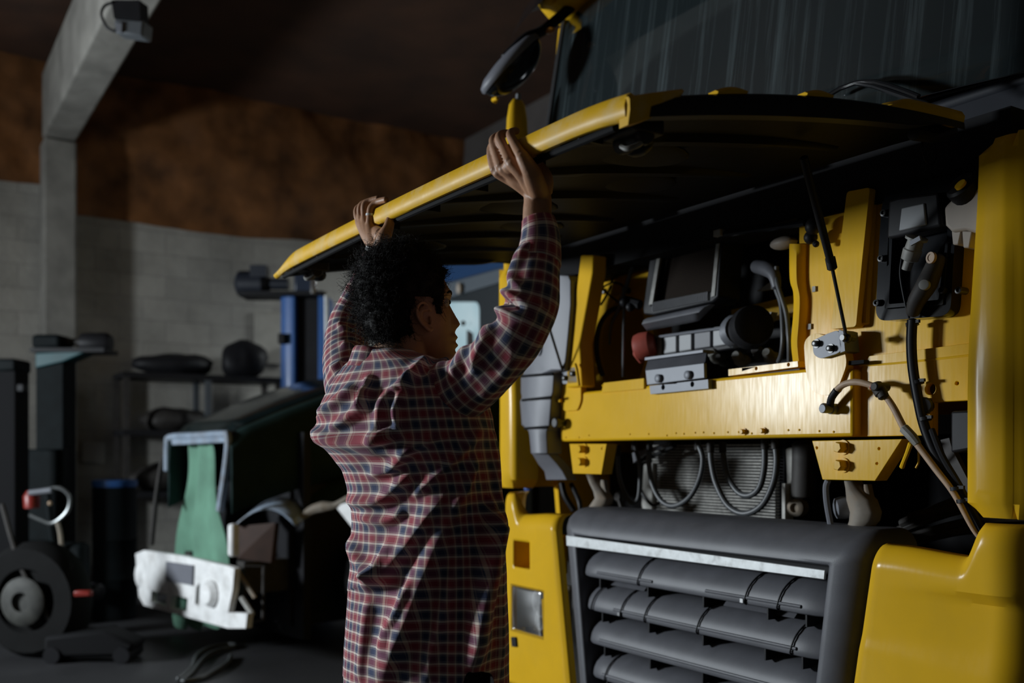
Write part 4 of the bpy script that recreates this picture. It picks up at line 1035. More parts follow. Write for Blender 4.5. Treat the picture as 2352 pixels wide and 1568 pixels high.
for sx in (-0.98, 0.98):
    wh = tp('wheel', MB().lathe((sx * 1.12, 1.35, 0.50), (1 if sx > 0 else -1, 0, 0), [(0.30, -0.28), (0.44, -0.29), (0.495, -0.25), (0.5, -0.2), (0.5, -0.08), (0.495, -0.03), (0.44, 0.0), (0.30, 0.0)], 36), RUB, smooth=50)
    tp('wheel_rim', MB().lathe((sx * 1.12, 1.35, 0.50), (1 if sx > 0 else -1, 0, 0), [(0.29, -0.27), (0.30, 0.0), (0.26, -0.02), (0.24, -0.1), (0.12, -0.1), (0.10, -0.02), (0.0, -0.02)], 28), ALU, wh)
    wh = tp('wheel', MB().lathe((sx * 1.08, 3.4, 0.50), (1 if sx > 0 else -1, 0, 0), [(0.30, -0.5), (0.44, -0.5), (0.5, -0.45), (0.5, -0.05), (0.44, 0.0), (0.30, 0.0), (0.1, -0.1), (0.0, -0.1)], 32), RUB, smooth=50)
tp('axle', MB().tube([(-1.05, 1.35, 0.5), (1.05, 1.35, 0.5)], 0.06, 12).tube([(-1.05, 3.4, 0.5), (1.05, 3.4, 0.5)], 0.07, 12), DRK)
tp('bumper_lower', MB().box((0, 0.03, 0.29), (2.1, 0.12, 0.12)), PLA, bevel=0.02)

# ---- convex front mirror hung from the roof corner
MX, MY = -1.00, -0.32
c = S(1172, 148, MX)
ax = Vector((-0.35, -0.80, -0.42)).normalized()
rings = []
DM = BLKG
mg = MB(); o_ = c
u = Vector((0.532 * 0.70, 0.847 * 0.70, 0.71)); n_ = (Vector((-0.532 * 0.71, -0.847 * 0.71, 0.70)) * 0.985 + Vector((0.847, -0.532, 0)) * 0.17).normalized(); w = u.cross(n_).normalized()
for i in range(10):
    a = math.pi / 2 * i / 9
    rings.append([o_ + (u * (0.155 * math.cos(t)) + w * (0.105 * math.sin(t))) * math.cos(a) - n_ * 0.09 * math.sin(a) for t in [2 * math.pi * j / 26 for j in range(26)]])
mg.loft(rings, True, True, False)
mr = tp('front_mirror', mg, BLKG, smooth=60)
tp('mirror_back', MB().loft([[o_ + (u * (0.158 * f * math.cos(t)) + w * (0.108 * f * math.sin(t))) + n_ * h for t in [2 * math.pi * j / 26 for j in range(26)]] for f, h in ((1.0, -0.01), (1.03, 0.0), (1.0, 0.014), (0.8, 0.03), (0.4, 0.04), (0.02, 0.042))], True, False, True), COV, mr, smooth=60)
tp('mirror_trim', MB().tube([o_ - u * 0.14 - n_ * 0.06 + w * 0.03, o_ - u * 0.15 - n_ * 0.05, o_ - u * 0.14 - n_ * 0.06 - w * 0.03], 0.008, 8), YEL, mr)
p1 = S(1255, 65, MX + 0.02); p2 = S(1345, -15, MX + 0.04)
tp('mirror_arm', MB().tube([o_ + n_ * 0.03, o_ * 0.45 + p1 * 0.55 + n_ * 0.03, p1, p2], 0.022, 10), BLK, mr)
tp('arm_bracket', MB().box(p2, (0.12, 0.1, 0.08)).box(p1, (0.03, 0.03, 0.03)), BLK, mr, bevel=0.01)
p = S(1262, 2, MX); tp('marker_lamp', MB().ball(p, 0.03, 12, 8, (1.2, 0.8, 0.6)), YEL, mr)
p = S(1264, 70, MX + 0.05); tp('marker_lamp', MB().ball(p, 0.022, 12, 8, (1.3, 0.8, 0.5)), mat('orange_lens', (0.5, 0.2, 0.02), 0.3), mr)
# ================================================================== BACKGROUND
# ================================================================== PERSON


# ------------------------------------------------------------------ the rest of the workshop
class Frame:
    def __init__(s, o, deg):
        t = math.radians(deg); s.o = Vector(o); s.ex = Vector((math.sin(t), -math.cos(t), 0)); s.ey = Vector((math.cos(t), math.sin(t), 0)); s.rz = math.atan2(s.ex.y, s.ex.x)

    def T(s, px, py, y=0.0):
        dx = (px - CX) / F; dz = (HOR - py) / F; t = (y + s.o.dot(s.ey)) / (dx * s.ey.x + s.ey.y); w = Vector((dx * t, t, 0)) - s.o
        return Vector((w.dot(s.ex), y, CAM_Z + dz * t))

    def S(s, px, py, x=0.0):
        dx = (px - CX) / F; dz = (HOR - py) / F; t = (x + s.o.dot(s.ex)) / (dx * s.ex.x + s.ex.y); w = Vector((dx * t, t, 0)) - s.o
        return Vector((x, w.dot(s.ey), CAM_Z + dz * t))


OLD = mat('dark_green_truck_paint', (0.008, 0.015, 0.016), 0.18, spec=0.5, coat=0.4, var=0.15)
OLDB = mat('faded_blue_grey_paint', (0.26, 0.32, 0.40), 0.4, coat=0.3, var=0.25, vscale=7, dirt=(0.16, 0.12, 0.08), dscale=6, damt=0.6)
WHT = mat('chalky_white_paint', (0.85, 0.85, 0.84), 0.45, var=0.12, vscale=9, dirt=(0.3, 0.27, 0.24), dscale=7, damt=0.6)
GRN = mat('green_cloth', (0.12, 0.26, 0.18), 0.85, var=0.2, vscale=5, bump=0.1, bscale=150)
LBL = mat('lift_blue_paint', (0.035, 0.12, 0.36), 0.4, coat=0.2, var=0.1)
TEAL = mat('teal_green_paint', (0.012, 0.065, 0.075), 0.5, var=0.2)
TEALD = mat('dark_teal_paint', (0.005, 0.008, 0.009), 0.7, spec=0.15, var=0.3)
REDP = mat('red_enamel', (0.22, 0.018, 0.012), 0.4, var=0.2)
TYR = mat('tyre_rubber', (0.006, 0.006, 0.006), 0.85, spec=0.15, var=0.2)

# ---- old bonneted truck, stripped at the nose
OF = Frame(Wp(455, 1040, 6.4) * 1.0, 41); OF.o.z = 0
old = empty('truck', OF.o, OF.rz)
tag(old, 'old dark green bonneted truck with stripped open nose, white bumper and blue-topped cab', 'truck')
po = lambda n, b, m, parent=None, **k: mk(n, b, m, parent or old, **k)
ot, os_ = OF.T, OF.S
# bonnet shell
ys = [0.0, 0.07, 0.34, 0.62, 0.94, 1.4, 2.0]; zc = [1.40, 1.47, 1.585, 1.69, 1.79, 1.87, 1.92]; hw = [0.475, 0.485, 0.52, 0.555, 0.59, 0.64, 0.70]; zb = [0.90, 0.93, 1.02, 1.10, 1.18, 1.2, 1.2]
rings = []
for y, z, h, b_ in zip(interp_list(ys, 5), interp_list(zc, 5), interp_list(hw, 5), interp_list(zb, 5)):
    r = []
    for k in range(25):
        a = math.pi * k / 24; c, s_ = math.cos(a), math.sin(a)
        x = -h * math.copysign(abs(c) ** 0.42, c); zz = z - 0.17 + 0.17 * abs(s_) ** 0.75
        r.append(Vector((x, y, zz)))
    r = [Vector((-h * 1.02, y, b_))] + [Vector((-h * 1.01, y, b_ + (z - 0.17 - b_) * t)) for t in (0.3, 0.7)] + r + [Vector((h * 1.01, y, b_ + (z - 0.17 - b_) * t)) for t in (0.7, 0.3)] + [Vector((h * 1.02, y, b_))]
    rings.append(r)
OLDS = mat('dark_green_paint_lit_side', (0.016, 0.032, 0.030), 0.65, spec=0.1, var=0.15)  # same paint as the bonnet top, lightened to imitate light on the sides
bn_ = po('bonnet', MB().loft([r[8:23] for r in rings], False), OLD, smooth=50, solid=0.01)
po('bonnet_side', MB().loft([r[22:] for r in rings], False), OLDS, bn_, smooth=50, solid=0.01)
po('bonnet_side', MB().loft([r[:9] for r in rings], False), OLDS, bn_, smooth=50, solid=0.01)
po('nose_surround', MB().tube([ot(384, 1080), ot(385, 1020), ot(392, 1004), ot(455, 1000), ot(512, 997), ot(524, 1004), ot(521, 1060), ot(505, 1172)], 0.024, 10, k=5), OLDB)
po('nose_surround', MB().tube([ot(386, 1022, .02), ot(372, 1062, .02), ot(358, 1150, .02), ot(348, 1250, .02)], 0.018, 8), DRK)
po('nose_lip', MB().prism([ot(392, 1003, -.01), ot(518, 996, -.01), ot(516, 1016, -.01), ot(394, 1022, -.01)], (0, 0.05, 0)), OLDB, bevel=0.006)
po('nose_void', MB().box((0, 0.45, 0.75), (1.2, 0.05, 1.3)).box((0, 1.5, 0.62), (0.95, 2.2, 0.9)), BLK)
# bumper with square plate and lamp openings
b = MB().panel([(p.x, p.z) for p in (ot(330, 1270), ot(350, 1262), ot(440, 1275), ot(548, 1299), ot(560, 1304), ot(556, 1352), ot(545, 1404), ot(590, 1406), ot(586, 1440), ot(545, 1440), ot(440, 1412), ot(350, 1388), ot(338, 1368))],
               [[(p.x, p.z) for p in (ot(368, 1354), ot(404, 1364), ot(401, 1390), ot(366, 1380))], [(p.x, p.z) for p in (ot(414, 1364), ot(452, 1372), ot(449, 1402), ot(410, 1394))], [(p.x, p.z) for p in (ot(472, 1345), ot(480, 1335), ot(478, 1390), ot(468, 1384))]], -0.06, -0.02)
bu = po('bumper', b, WHT, bevel=0.012)
po('bumper_end', MB().ball(ot(333, 1318, -0.02), 1, 14, 10, (0.07, 0.07, 0.12)), WHT, bu)
po('number_plate', MB().prism([ot(381, 1289, -0.075), ot(442, 1298, -0.075), ot(440, 1344, -0.075), ot(380, 1332, -0.075)], (0, 0.012, 0)), COV, bu)
po('fog_lamp', MB().lathe(ot(488, 1362, -0.06), (0.1, -1, 0), [(0.08, 0), (0.085, 0.02), (0.06, 0.05), (0.0, 0.06)], 18), WHT, bu)
b = MB().tube([ot(560, 1300), ot(606, 1300, .1), ot(604, 1424, .1), ot(548, 1436)], 0.012, 8, k=1); po('bumper_bracket', b, DRK, bu)
po('bumper_bracket', MB().tube([ot(555, 1372), ot(580, 1410)], 0.018, 8), ALU, bu)
po('bumper_bracket', MB().tube([ot(550, 1318), ot(586, 1372, .05)], 0.014, 8), TAN, bu)
po('bumper_bracket', MB().box(ot(536, 1240, 0.0), (0.06, 0.06, 0.2)), WHT, bevel=0.02)
po('lamp_panel', MB().prism([ot(545, 1208, .1), ot(632, 1200, .25), ot(622, 1292, .25), ot(545, 1282, .1)], (0, 0.03, 0)), mat('rusty_brown_panel', (0.045, 0.02, 0.012), 0.7, var=0.3))
# torn front wing
rings = []
for x, y0 in ((0.60, 0.0), (0.78, 0.02), (0.98, 0.10)):
    r = []
    for k in range(11):
        t = k / 10; px = 556 + 140 * t; py = 1206 - 62 * math.sin(math.pi * min(1, 0.12 + t * 0.72)) + 30 * max(0, t - 0.75)
        p = ot(px, py, 0.15 + 0.25 * t); r.append(Vector((p.x + (x - 0.78) * 0.3, p.y + (0.78 - x) * 0.4, p.z - 0.16 * (x - 0.6))))
    rings.append(r)
po('front_wing', MB().loft(rings, False), OLDB, smooth=180, solid=0.012)
po('torn_edge', MB().tube([ot(690, 1190, .4), ot(715, 1172, .45), ot(742, 1164, .5), ot(770, 1160, .55), ot(800, 1142, .6)], [0.02, 0.03, 0.035, 0.02, 0.015], 8), TAN)
po('inner_panel', MB().prism([ot(770, 1162, .55), ot(815, 1148, .6), ot(812, 1215, .6)], (0, 0.03, 0)), WHT)
po('wing_side', MB().prism([ot(640, 1135, .4), ot(800, 1080, .8), ot(860, 1080, .9), ot(860, 1150, .9), ot(700, 1165, .45)], (0, 0.05, 0)), OLDS)
for sx in (-0.85, 0.85):
    wh = po('wheel', MB().lathe((sx * 1.1, 1.1, 0.46), (1 if sx > 0 else -1, 0, 0), [(0.27, -0.24), (0.42, -0.25), (0.46, -0.2), (0.46, -0.06), (0.42, 0.0), (0.27, 0.0), (0.1, -0.08), (0, -0.08)], 30), TYR, smooth=50)
po('chassis_rail', MB().box((0.4, 1.6, 0.5), (0.1, 3.0, 0.2)), DRK); po('chassis_rail', MB().box((-0.4, 1.6, 0.5), (0.1, 3.0, 0.2)), DRK)
po('axle', MB().tube([(-0.9, 1.1, 0.46), (0.9, 1.1, 0.46)], 0.06, 10), DRK)
# its cab, seen past the person's face: blue roof band, grey band, window full of daylight
pv = po
vt = lambda a, c, y=0.0: ot(a, c, 2.0 + y)
b = MB().panel([(-0.92, 0.6), (0.92, 0.6), (0.92, 2.85), (-0.92, 2.85)], [rp([(p.x, p.z) for p in (vt(985, 692), vt(1101, 692), vt(1101, 845), vt(985, 845))], 0.07)], 2.0, 2.06)
pv('cab_wall', b, mat('dark_grey_cab_paint', (0.02, 0.026, 0.03), 0.4))
b = MB().prism([vt(876, 690, -0.05), vt(1202, 600, -0.05), vt(1202, 560, -0.05), vt(876, 640, -0.05)], (0, 0.1, 0)); pv('roof_band', b, mat('dark_blue_cab_paint', (0.012, 0.05, 0.14), 0.35, coat=0.3))
b = MB().prism([vt(876, 730, -0.02), vt(1202, 632, -0.02), vt(1202, 600, -0.02), vt(876, 690, -0.02)], (0, 0.05, 0)); pv('grey_band', b, mat('grey_blue_cab_paint', (0.10, 0.12, 0.14), 0.45))
pv('marker_lamp', MB().ball(vt(1054, 662, -0.05), 0.045, 12, 8, (0.6, 0.4, 1)), WPL)
WIN = bpy.data.materials.new('daylit_window'); WIN.use_nodes = True
nt = WIN.node_tree; pb = nt.nodes['Principled BSDF']; tc = nt.nodes.new('ShaderNodeTexCoord'); n = nt.nodes.new('ShaderNodeTexNoise'); n.inputs['Scale'].default_value = 3.0
nt.links.new(tc.outputs['Object'], n.inputs['Vector']); rr = nt.nodes.new('ShaderNodeValToRGB'); rr.color_ramp.elements[0].position = 0.3; rr.color_ramp.elements[0].color = (0.25, 0.42, 0.48, 1); rr.color_ramp.elements[1].color = (0.50, 0.62, 0.66, 1)
nt.links.new(n.outputs['Fac'], rr.inputs[0]); nt.links.new(rr.outputs[0], pb.inputs['Emission Color']); pb.inputs['Emission Strength'].default_value = 0.85; pb.inputs['Base Color'].default_value = (0.1, 0.1, 0.1, 1)
pv('window', MB().panel([(p.x, p.z) for p in (vt(975, 680), vt(1110, 680), vt(1110, 855), vt(975, 855))], [], 2.09, 2.10), WIN)
pv('window_figure', MB().prism([vt(1072, 830, 0.02), vt(1086, 830, 0.02), vt(1082, 765, 0.02), vt(1072, 758, 0.02)], (0, 0.02, 0)).ball(vt(1064, 742, 0.03), 0.02, 8, 6), DRK)
pv('cab_box', MB().box((0, 2.75, 1.7), (1.8, 1.2, 2.2)), MATB)


# green cloth hanging through the nose, behind the bumper
rings = []
cl_rows = [(1018, 428, 500), (1060, 432, 502), (1110, 430, 500), (1165, 416, 502), (1220, 402, 520), (1285, 398, 530), (1340, 396, 526), (1395, 390, 520), (1440, 392, 505)]
for py, l, r in cl_rows:
    row = []
    for k in range(17):
        t = k / 16; q = ot(l + (r - l) * t, py, 0.10); q.y += 0.02 * math.sin(t * 14 + py * 0.004) + 0.03 * math.sin(t * 5 + 1)
        if py > 1430: q.z -= 0.05 * abs(math.sin(t * 7 + 0.6)) - 0.02
        row.append(OF.o + OF.ex * q.x + OF.ey * q.y + Vector((0, 0, q.z)))
    rings.append(row)
gcl = mk('cloth', MB().loft(rings, False), GRN, smooth=180, solid=0.004)
md = gcl.modifiers.new('sub', 'SUBSURF'); md.levels = 1; md.render_levels = 2
tag(gcl, 'green cloth hanging down through the open nose of the old truck behind its bumper', 'cloth')

# ---- two-post lift columns
def at(px, d): return Vector(((px - CX) / F * d, d, 0))


def zz(py, d): return CAM_Z + (HOR - py) / F * d


d = 8.6; o = at(700, d); Y0 = o.y
col = empty('lift_column', o); tag(col, 'tall blue vehicle lift column with a motor on top, behind the old truck', 'lift')
pc_ = lambda n, b, m, parent=None, **k: mk(n, b, m, parent or col, **k)
X = lambda px: (px - 700) / F * d
zt = zz(682, d)
pc_('post', MB().prism([(X(645), 0, 0), (X(664), -0.05, 0), (X(680), -0.05, 0), (X(681), 0.12, 0), (X(732), 0.12, 0), (X(733), -0.05, 0), (X(748), -0.05, 0), (X(756), 0.0, 0), (X(756), 0.22, 0), (X(645), 0.22, 0)], (0, 0, zt)), LBL, bevel=0.008)
pc_('slide_cover', MB().box((X(707), 0.06, zt / 2), (X(732) - X(682), 0.06, zt - 0.02)), BLK)
pc_('base_plate', MB().box((0, 0.1, 0.02), (0.6, 0.6, 0.04)), BLK)
pc_('top_plate', MB().box((X(650), 0.05, zt + 0.02), (X(755) - X(560), 0.3, 0.04)), BLK, bevel=0.005)
pc_('motor', MB().lathe((X(538), 0.05, zz(650, d)), (1, 0, 0), [(0.06, 0), (0.10, 0.02), (0.115, 0.04), (0.115, 0.24), (0.10, 0.26), (0.05, 0.30), (0.05, 0.46)], 20).box((X(597), 0.0, zz(625, d)), (0.14, 0.14, 0.1)), mat('dark_motor_paint', (0.02, 0.024, 0.035), 0.4))
pc_('gearbox', MB().box((X(700), 0.02, zz(652, d)), (0.16, 0.2, 0.2)), mat('blue_gearbox_paint', (0.02, 0.03, 0.055), 0.35), bevel=0.02)
pc_('spindle_cap', MB().lathe((X(725), -0.1, zz(678, d)), (0, 0, 1), [(0.03, 0), (0.03, 0.16), (0.02, 0.18)], 14), STL)
pc_('junction_box', MB().box((X(652), -0.06, zz(780, d)), (0.06, 0.08, 0.09)), BLK, bevel=0.01)
pc_('lit_edge_tube', MB().tube([(X(752), -0.06, zz(674, d)), (X(753), -0.06, zz(760, d)), (X(754), -0.06, zz(880, d)), (X(754), -0.06, 0.3)], 0.018, 8), SIL)  # bright tube added to imitate the lit right edge of the post

d = 7.6; o = at(118, d); col = empty('lift_column', o); tag(col, 'dark teal vehicle lift column with overhanging head, before the white pillar', 'lift')
X = lambda px: (px - 118) / F * d
zt = zz(800, d)
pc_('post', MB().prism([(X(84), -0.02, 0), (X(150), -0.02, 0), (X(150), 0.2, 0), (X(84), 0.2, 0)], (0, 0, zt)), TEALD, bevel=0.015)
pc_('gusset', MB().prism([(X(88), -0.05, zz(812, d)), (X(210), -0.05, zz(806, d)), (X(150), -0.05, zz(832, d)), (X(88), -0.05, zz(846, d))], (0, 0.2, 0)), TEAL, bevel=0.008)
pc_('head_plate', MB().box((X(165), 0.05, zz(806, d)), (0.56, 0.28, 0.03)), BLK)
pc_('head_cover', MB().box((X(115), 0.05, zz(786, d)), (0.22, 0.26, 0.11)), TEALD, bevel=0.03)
pc_('motor', MB().lathe((X(180), 0.05, zz(786, d)), (1, 0, 0), [(0.05, 0), (0.075, 0.01), (0.08, 0.03), (0.08, 0.2), (0.06, 0.23)], 18), BLK)
pc_('coupling', MB().lathe((X(146), 0.05, zz(784, d)), (1, 0, 0), [(0.03, 0), (0.03, 0.12)], 12), DRK)
pc_('base_plate', MB().box((0, 0.1, 0.02), (0.5, 0.55, 0.04)), BLK)
pc_('carriage', MB().box((X(118), -0.08, 0.95), (0.3, 0.12, 0.7)), TEALD, bevel=0.02)
pc_('lift_arm', MB().tube([(X(118), -0.15, 0.35), (X(200), -0.35, 0.30), (X(290), -0.5, 0.28)], 0.06, 8, k=2), BLK)
d = 7.0; o = at(6, d); col = empty('lift_column', o); tag(col, 'black lift column at the edge, beside the white block wall', 'lift')
X = lambda px: (px - 6) / F * d
pc_('post', MB().box((0, 0.1, zz(845, d) / 2), (0.19, 0.2, zz(845, d))), MATB, bevel=0.015)
pc_('head_cover', MB().box((0, 0.1, zz(838, d)), (0.2, 0.24, 0.09)), TEALD, bevel=0.02)
pc_('base_plate', MB().box((0, 0.1, 0.02), (0.45, 0.5, 0.04)), BLK)
pc_('bracket', MB().box((X(40), 0.05, zz(890, d)), (0.08, 0.08, 0.06)), BLK, bevel=0.01)

# ---- steel rack by the wall with dark bundles on top
RF = Frame(L2W((XW + 0.55, 1.0, 0)), 32.13); RF.o.z = 0
xr = 0.0
def rS(px, py, x=0.0): return RF.S(px, py, x)
rack = empty('storage_rack', RF.o, RF.rz); tag(rack, 'dark steel storage rack against the grey block wall', 'rack')
pr = lambda n, b, m, parent=None, **k: mk(n, b, m, parent or rack, **k)
ya = rS(290, 900).y; yb = rS(478, 900).y; yc = rS(640, 900).y; zs_ = rS(475, 862).z
for y in (ya, yb, yc):
    for x in (0.0, -0.42):
        pr('upright', MB().box((x, y, zs_ / 2), (0.05, 0.05, zs_)), DRK if y != yb else mat('grey_rack_post', (0.08, 0.09, 0.10), 0.5))
for z in (zs_ - 0.02, 1.45, 0.9, 0.3):
    pr('shelf', MB().box((-0.21, (ya + yc) / 2, z), (0.48, yc - ya + 0.06, 0.05)), BLK)


def lump(name, label, cat, px, py, w, h, dpt, x, seed, m, group=None, parts=True):
    p = rS(px, py, x); b = MB(); N = 22; M_ = 12; rings = []
    for i in range(M_ + 1):
        r = []
        for j in range(N):
            a = math.pi * i / M_; t = 2 * math.pi * j / N
            v = Vector((dpt * math.sin(a) * math.cos(t), w * math.sin(a) * math.sin(t), -h * math.cos(a)))
            v *= 1 + 0.28 * noise.fractal(Vector((v.x * 4 + seed, v.y * 4, v.z * 4)), 0.9, 2, 3)
            v.z = max(v.z, -h * 0.8); r.append(v + Vector((0, 0, h * 0.8)))
        rings.append(r)
    o = mk(name, b.loft(rings), m, smooth=180); o.location = RF.o + RF.ex * p.x + RF.ey * p.y + Vector((0, 0, (zs_ + 0.008) if py < 900 else (1.478 if py < 1000 else 0.928))); o.rotation_euler = (0, 0, RF.rz)
    tag(o, label, cat, group); return o


lump('sack', 'long dark sack lying on top of the storage rack, left side', 'sack', 405, 862, 0.34, 0.12, 0.18, -0.2, 1, BLK)
lump('bundle', 'tall round dark bundle on top of the storage rack near the blue lift', 'bundle', 560, 862, 0.22, 0.19, 0.18, -0.2, 5, BLK)
lump('box_of_parts', 'dark heap of parts on the upper shelf of the storage rack', 'parts', 400, 958, 0.3, 0.11, 0.16, -0.2, 9, DRK)
lump('box_of_parts', 'dark heap of parts on the lower shelf of the storage rack', 'parts', 380, 1035, 0.35, 0.14, 0.16, -0.2, 12, DRK)

# ---- on the wall
def on_wall(name, label, cat, q, m, th=0.02):
    pts = [S(a, c, XW + 0.012) for a, c in q]; o = mkR(name, MB().prism(pts, (th, 0, 0)), m, bevel=0.004)
    del o['kind']; tag(o, label, cat); return o
on_wall('notice', 'square pale notice low on the grey wall right of the pillar', 'notice', ((188, 1014), (240, 1016), (240, 1064), (188, 1062)), mat('pale_card', (0.42, 0.42, 0.40), 0.7))
on_wall('wall_panel', 'pale rectangular panel on the wall beside the blue lift column', 'panel', ((584, 716), (650, 722), (650, 838), (584, 832)), mat('pale_panel_paint', (0.42, 0.40, 0.35), 0.7, var=0.1), 0.03)
fl = empty('floodlight', (0, 0, 0)); tag(fl, 'small floodlight with a looped cable fixed to the concrete ceiling beam', 'lamp')
yq = CY0 - 0.02
dd = 5.6
mk('lamp_body', MB().prism([Wp(262, 42, dd), Wp(330, 46, dd), Wp(326, 82, dd), Wp(262, 74, dd)], (0.02, 0.10, 0)), mat('grey_lamp_housing', (0.10, 0.11, 0.12), 0.4), fl, bevel=0.01)
mk('lamp_glass', MB().prism([Wp(266, 52, dd - 0.01), Wp(280, 53, dd - 0.01), Wp(279, 74, dd - 0.01), Wp(266, 72, dd - 0.01)], (0, 0.012, 0)), GRY, fl)
mk('bracket', MB().prism([Wp(255, 0, dd), Wp(320, 0, dd), Wp(322, 46, dd), Wp(262, 42, dd)], (0.02, 0.08, 0)), BLK, fl)
mk('cable', MB().tube([Wp(258, 6, dd), Wp(240, 14, dd), Wp(233, 34, dd), Wp(246, 62, dd), Wp(264, 72, dd)], 0.008, 8), BLK, fl)

# ---- floor clutter at the left
d = 6.9; o = at(128, d); o.y -= 0.12; tr = empty('hand_trolley', o); tag(tr, 'dark hand trolley with a bent tubular steel handle, in front of the teal lift', 'trolley')
ptr = lambda n, b, m, parent=None, **k: mk(n, b, m, parent or tr, **k)
X = lambda px: (px - 128) / F * d
Z = lambda py: zz(py, d)
tb = mat('worn_steel_tube', (0.16, 0.17, 0.17), 0.35, metal=0.6)
ptr('handle', MB().tube([(X(92), 0, Z(1130)), (X(128), 0, Z(1122)), (X(158), 0, Z(1120)), (X(178), 0, Z(1140)), (X(172), 0, Z(1172)), (X(140), 0, Z(1198)), (X(110), 0, Z(1190)), (X(88), 0, Z(1180))], 0.014, 8), tb)
ptr('handle_bar', MB().tube([(X(90), -0.02, Z(1130)), (X(140), -0.02, Z(1124))], 0.02, 8), GRY)
ptr('upright', MB().tube([(X(128), 0, Z(1125)), (X(132), 0.02, Z(1200)), (X(140), 0.05, Z(1300)), (X(145), 0.08, 0.06)], 0.02, 8), TEALD)
ptr('upright', MB().tube([(X(150), 0, Z(1195)), (X(156), 0.02, Z(1250)), (X(150), 0.08, 0.06)], 0.016, 8), TAN)
ptr('toe_plate', MB().box((X(140), 0.0, 0.03), (0.4, 0.4, 0.05)), DRK)
ptr('body', MB().box((X(165), 0.12, 0.35), (0.22, 0.16, 0.6)), TEALD, bevel=0.04)
ptr('red_cap', MB().lathe((X(84), 0.05, Z(1165)), (0, 0, 1), [(0.05, 0), (0.055, 0.08), (0.03, 0.12)], 14), REDP)
ptr('tip_light', MB().ball((X(138), -0.03, Z(1153)), 0.016, 10, 6), CAB)
d = 6.0; o = at(36, d)
wh = empty('wheel', o + Vector((0, 0, 0))); tag(wh, 'spare truck wheel with pale spoked rim standing on the dark floor', 'wheel')
zc_ = zz(1286, d); zc_ = 0.36; mk('tyre', MB().lathe((0, 0.14, zc_), (-0.2, -1, 0.0), [(0.18, -0.16), (0.32, -0.18), (0.36, -0.14), (0.36, -0.04), (0.32, 0.02), (0.20, 0.02), (0.18, -0.02)], 32), TYR, wh, smooth=50)
rimo = mk('rim', MB().lathe((0, 0.12, zc_), (-0.2, -1, 0.0), [(0.14, 0), (0.15, 0.03), (0.12, 0.05), (0.06, 0.05), (0.06, 0.02), (0.02, 0.02), (0.0, 0.02)], 24), mat('shaded_rim_paint', (0.035, 0.035, 0.03), 0.7, var=0.5, vscale=12), wh)  # tyre and pale rim darkened in colour to stand in for shadow
d = 7.5; o = at(244, d); bn = empty('oil_drum', o); tag(bn, 'dark drum with a bluish lid, between the trolley and the old truck', 'drum')
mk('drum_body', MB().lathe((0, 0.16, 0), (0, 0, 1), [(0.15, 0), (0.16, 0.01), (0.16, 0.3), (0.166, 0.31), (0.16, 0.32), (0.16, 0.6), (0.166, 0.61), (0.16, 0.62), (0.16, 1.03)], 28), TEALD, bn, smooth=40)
mk('drum_lid', MB().lathe((0, 0.16, 1.03), (0, 0, 1), [(0.162, -0.02), (0.167, 0.0), (0.167, 0.03), (0.15, 0.035), (0.14, 0.02)], 28), LBL, bn, smooth=40)
d = 6.0; o = at(195, d); jk = empty('floor_jack', o); tag(jk, 'low floor jack with a bright red bar on the dark floor', 'jack')
mk('jack_body', MB().prism([(-0.25, 0, 0.04), (0.25, 0, 0.04), (0.3, 0, 0.12), (0.1, 0, 0.2), (-0.25, 0, 0.16)], (0, 0.22, 0)), MATB, jk, bevel=0.02)
mk('red_bar', MB().box((0.0, -0.02, zz(1361, d)), (0.10, 0.05, 0.035)), REDP, jk, bevel=0.008)
for sx in (-0.2, 0.22):
    mk('castor', MB().lathe((sx, 0.11, 0.05), (0, 1, 0), [(0.05, -0.12), (0.05, 0.12)], 16), BLK, jk)
mk('jack_handle', MB().tube([(-0.2, 0.1, 0.16), (-0.45, 0.15, 0.55), (-0.6, 0.2, 0.95)], 0.016, 8), DRK, jk)
d = 6.4; o = at(0, d) + Vector((0.0, 0, 0))
hz = [(410, 1566), (440, 1540), (452, 1512), (480, 1494), (525, 1484), (540, 1490), (500, 1500), (470, 1516), (440, 1552), (420, 1570), (470, 1560), (520, 1530), (530, 1512)]
hose_pts = []
for a, c in hz:
    dq = CAM_Z / ((c - HOR) / F); hose_pts.append(Vector(((a - CX) / F * dq, dq, 0.016)))
ho = mk('air_hose', MB().tube(hose_pts, 0.014, 10), mat('grey_air_hose', (0.06, 0.065, 0.065), 0.4)); tag(ho, 'grey air hose lying in loose loops on the floor before the old truck', 'hose')
# cabinet-shaped blocks added out of view to shade the lower left wall
for i, (x, y) in enumerate(((-6.6, -3.3), (-6.6, -2.45))):
    cbx = empty('shade_cabinet', L2W((x, y, 0)), TROT); tag(cbx, ('unseen cabinet-shaped block nearest the workshop door, added to shade the lower wall', 'unseen cabinet-shaped block next to the black lift, added to shade the lower wall')[i], 'cabinet')
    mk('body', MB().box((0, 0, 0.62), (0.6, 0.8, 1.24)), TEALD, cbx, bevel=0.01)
    for k in range(4):
        dr = mk('drawer', MB().box((0.31, 0, 0.2 + 0.27 * k), (0.02, 0.74, 0.24)), TEALD, cbx, bevel=0.005)
        mk('handle', MB().tube([(0.335, -0.2, 0.26 + 0.27 * k), (0.335, 0.2, 0.26 + 0.27 * k)], 0.01, 8), STL, dr)


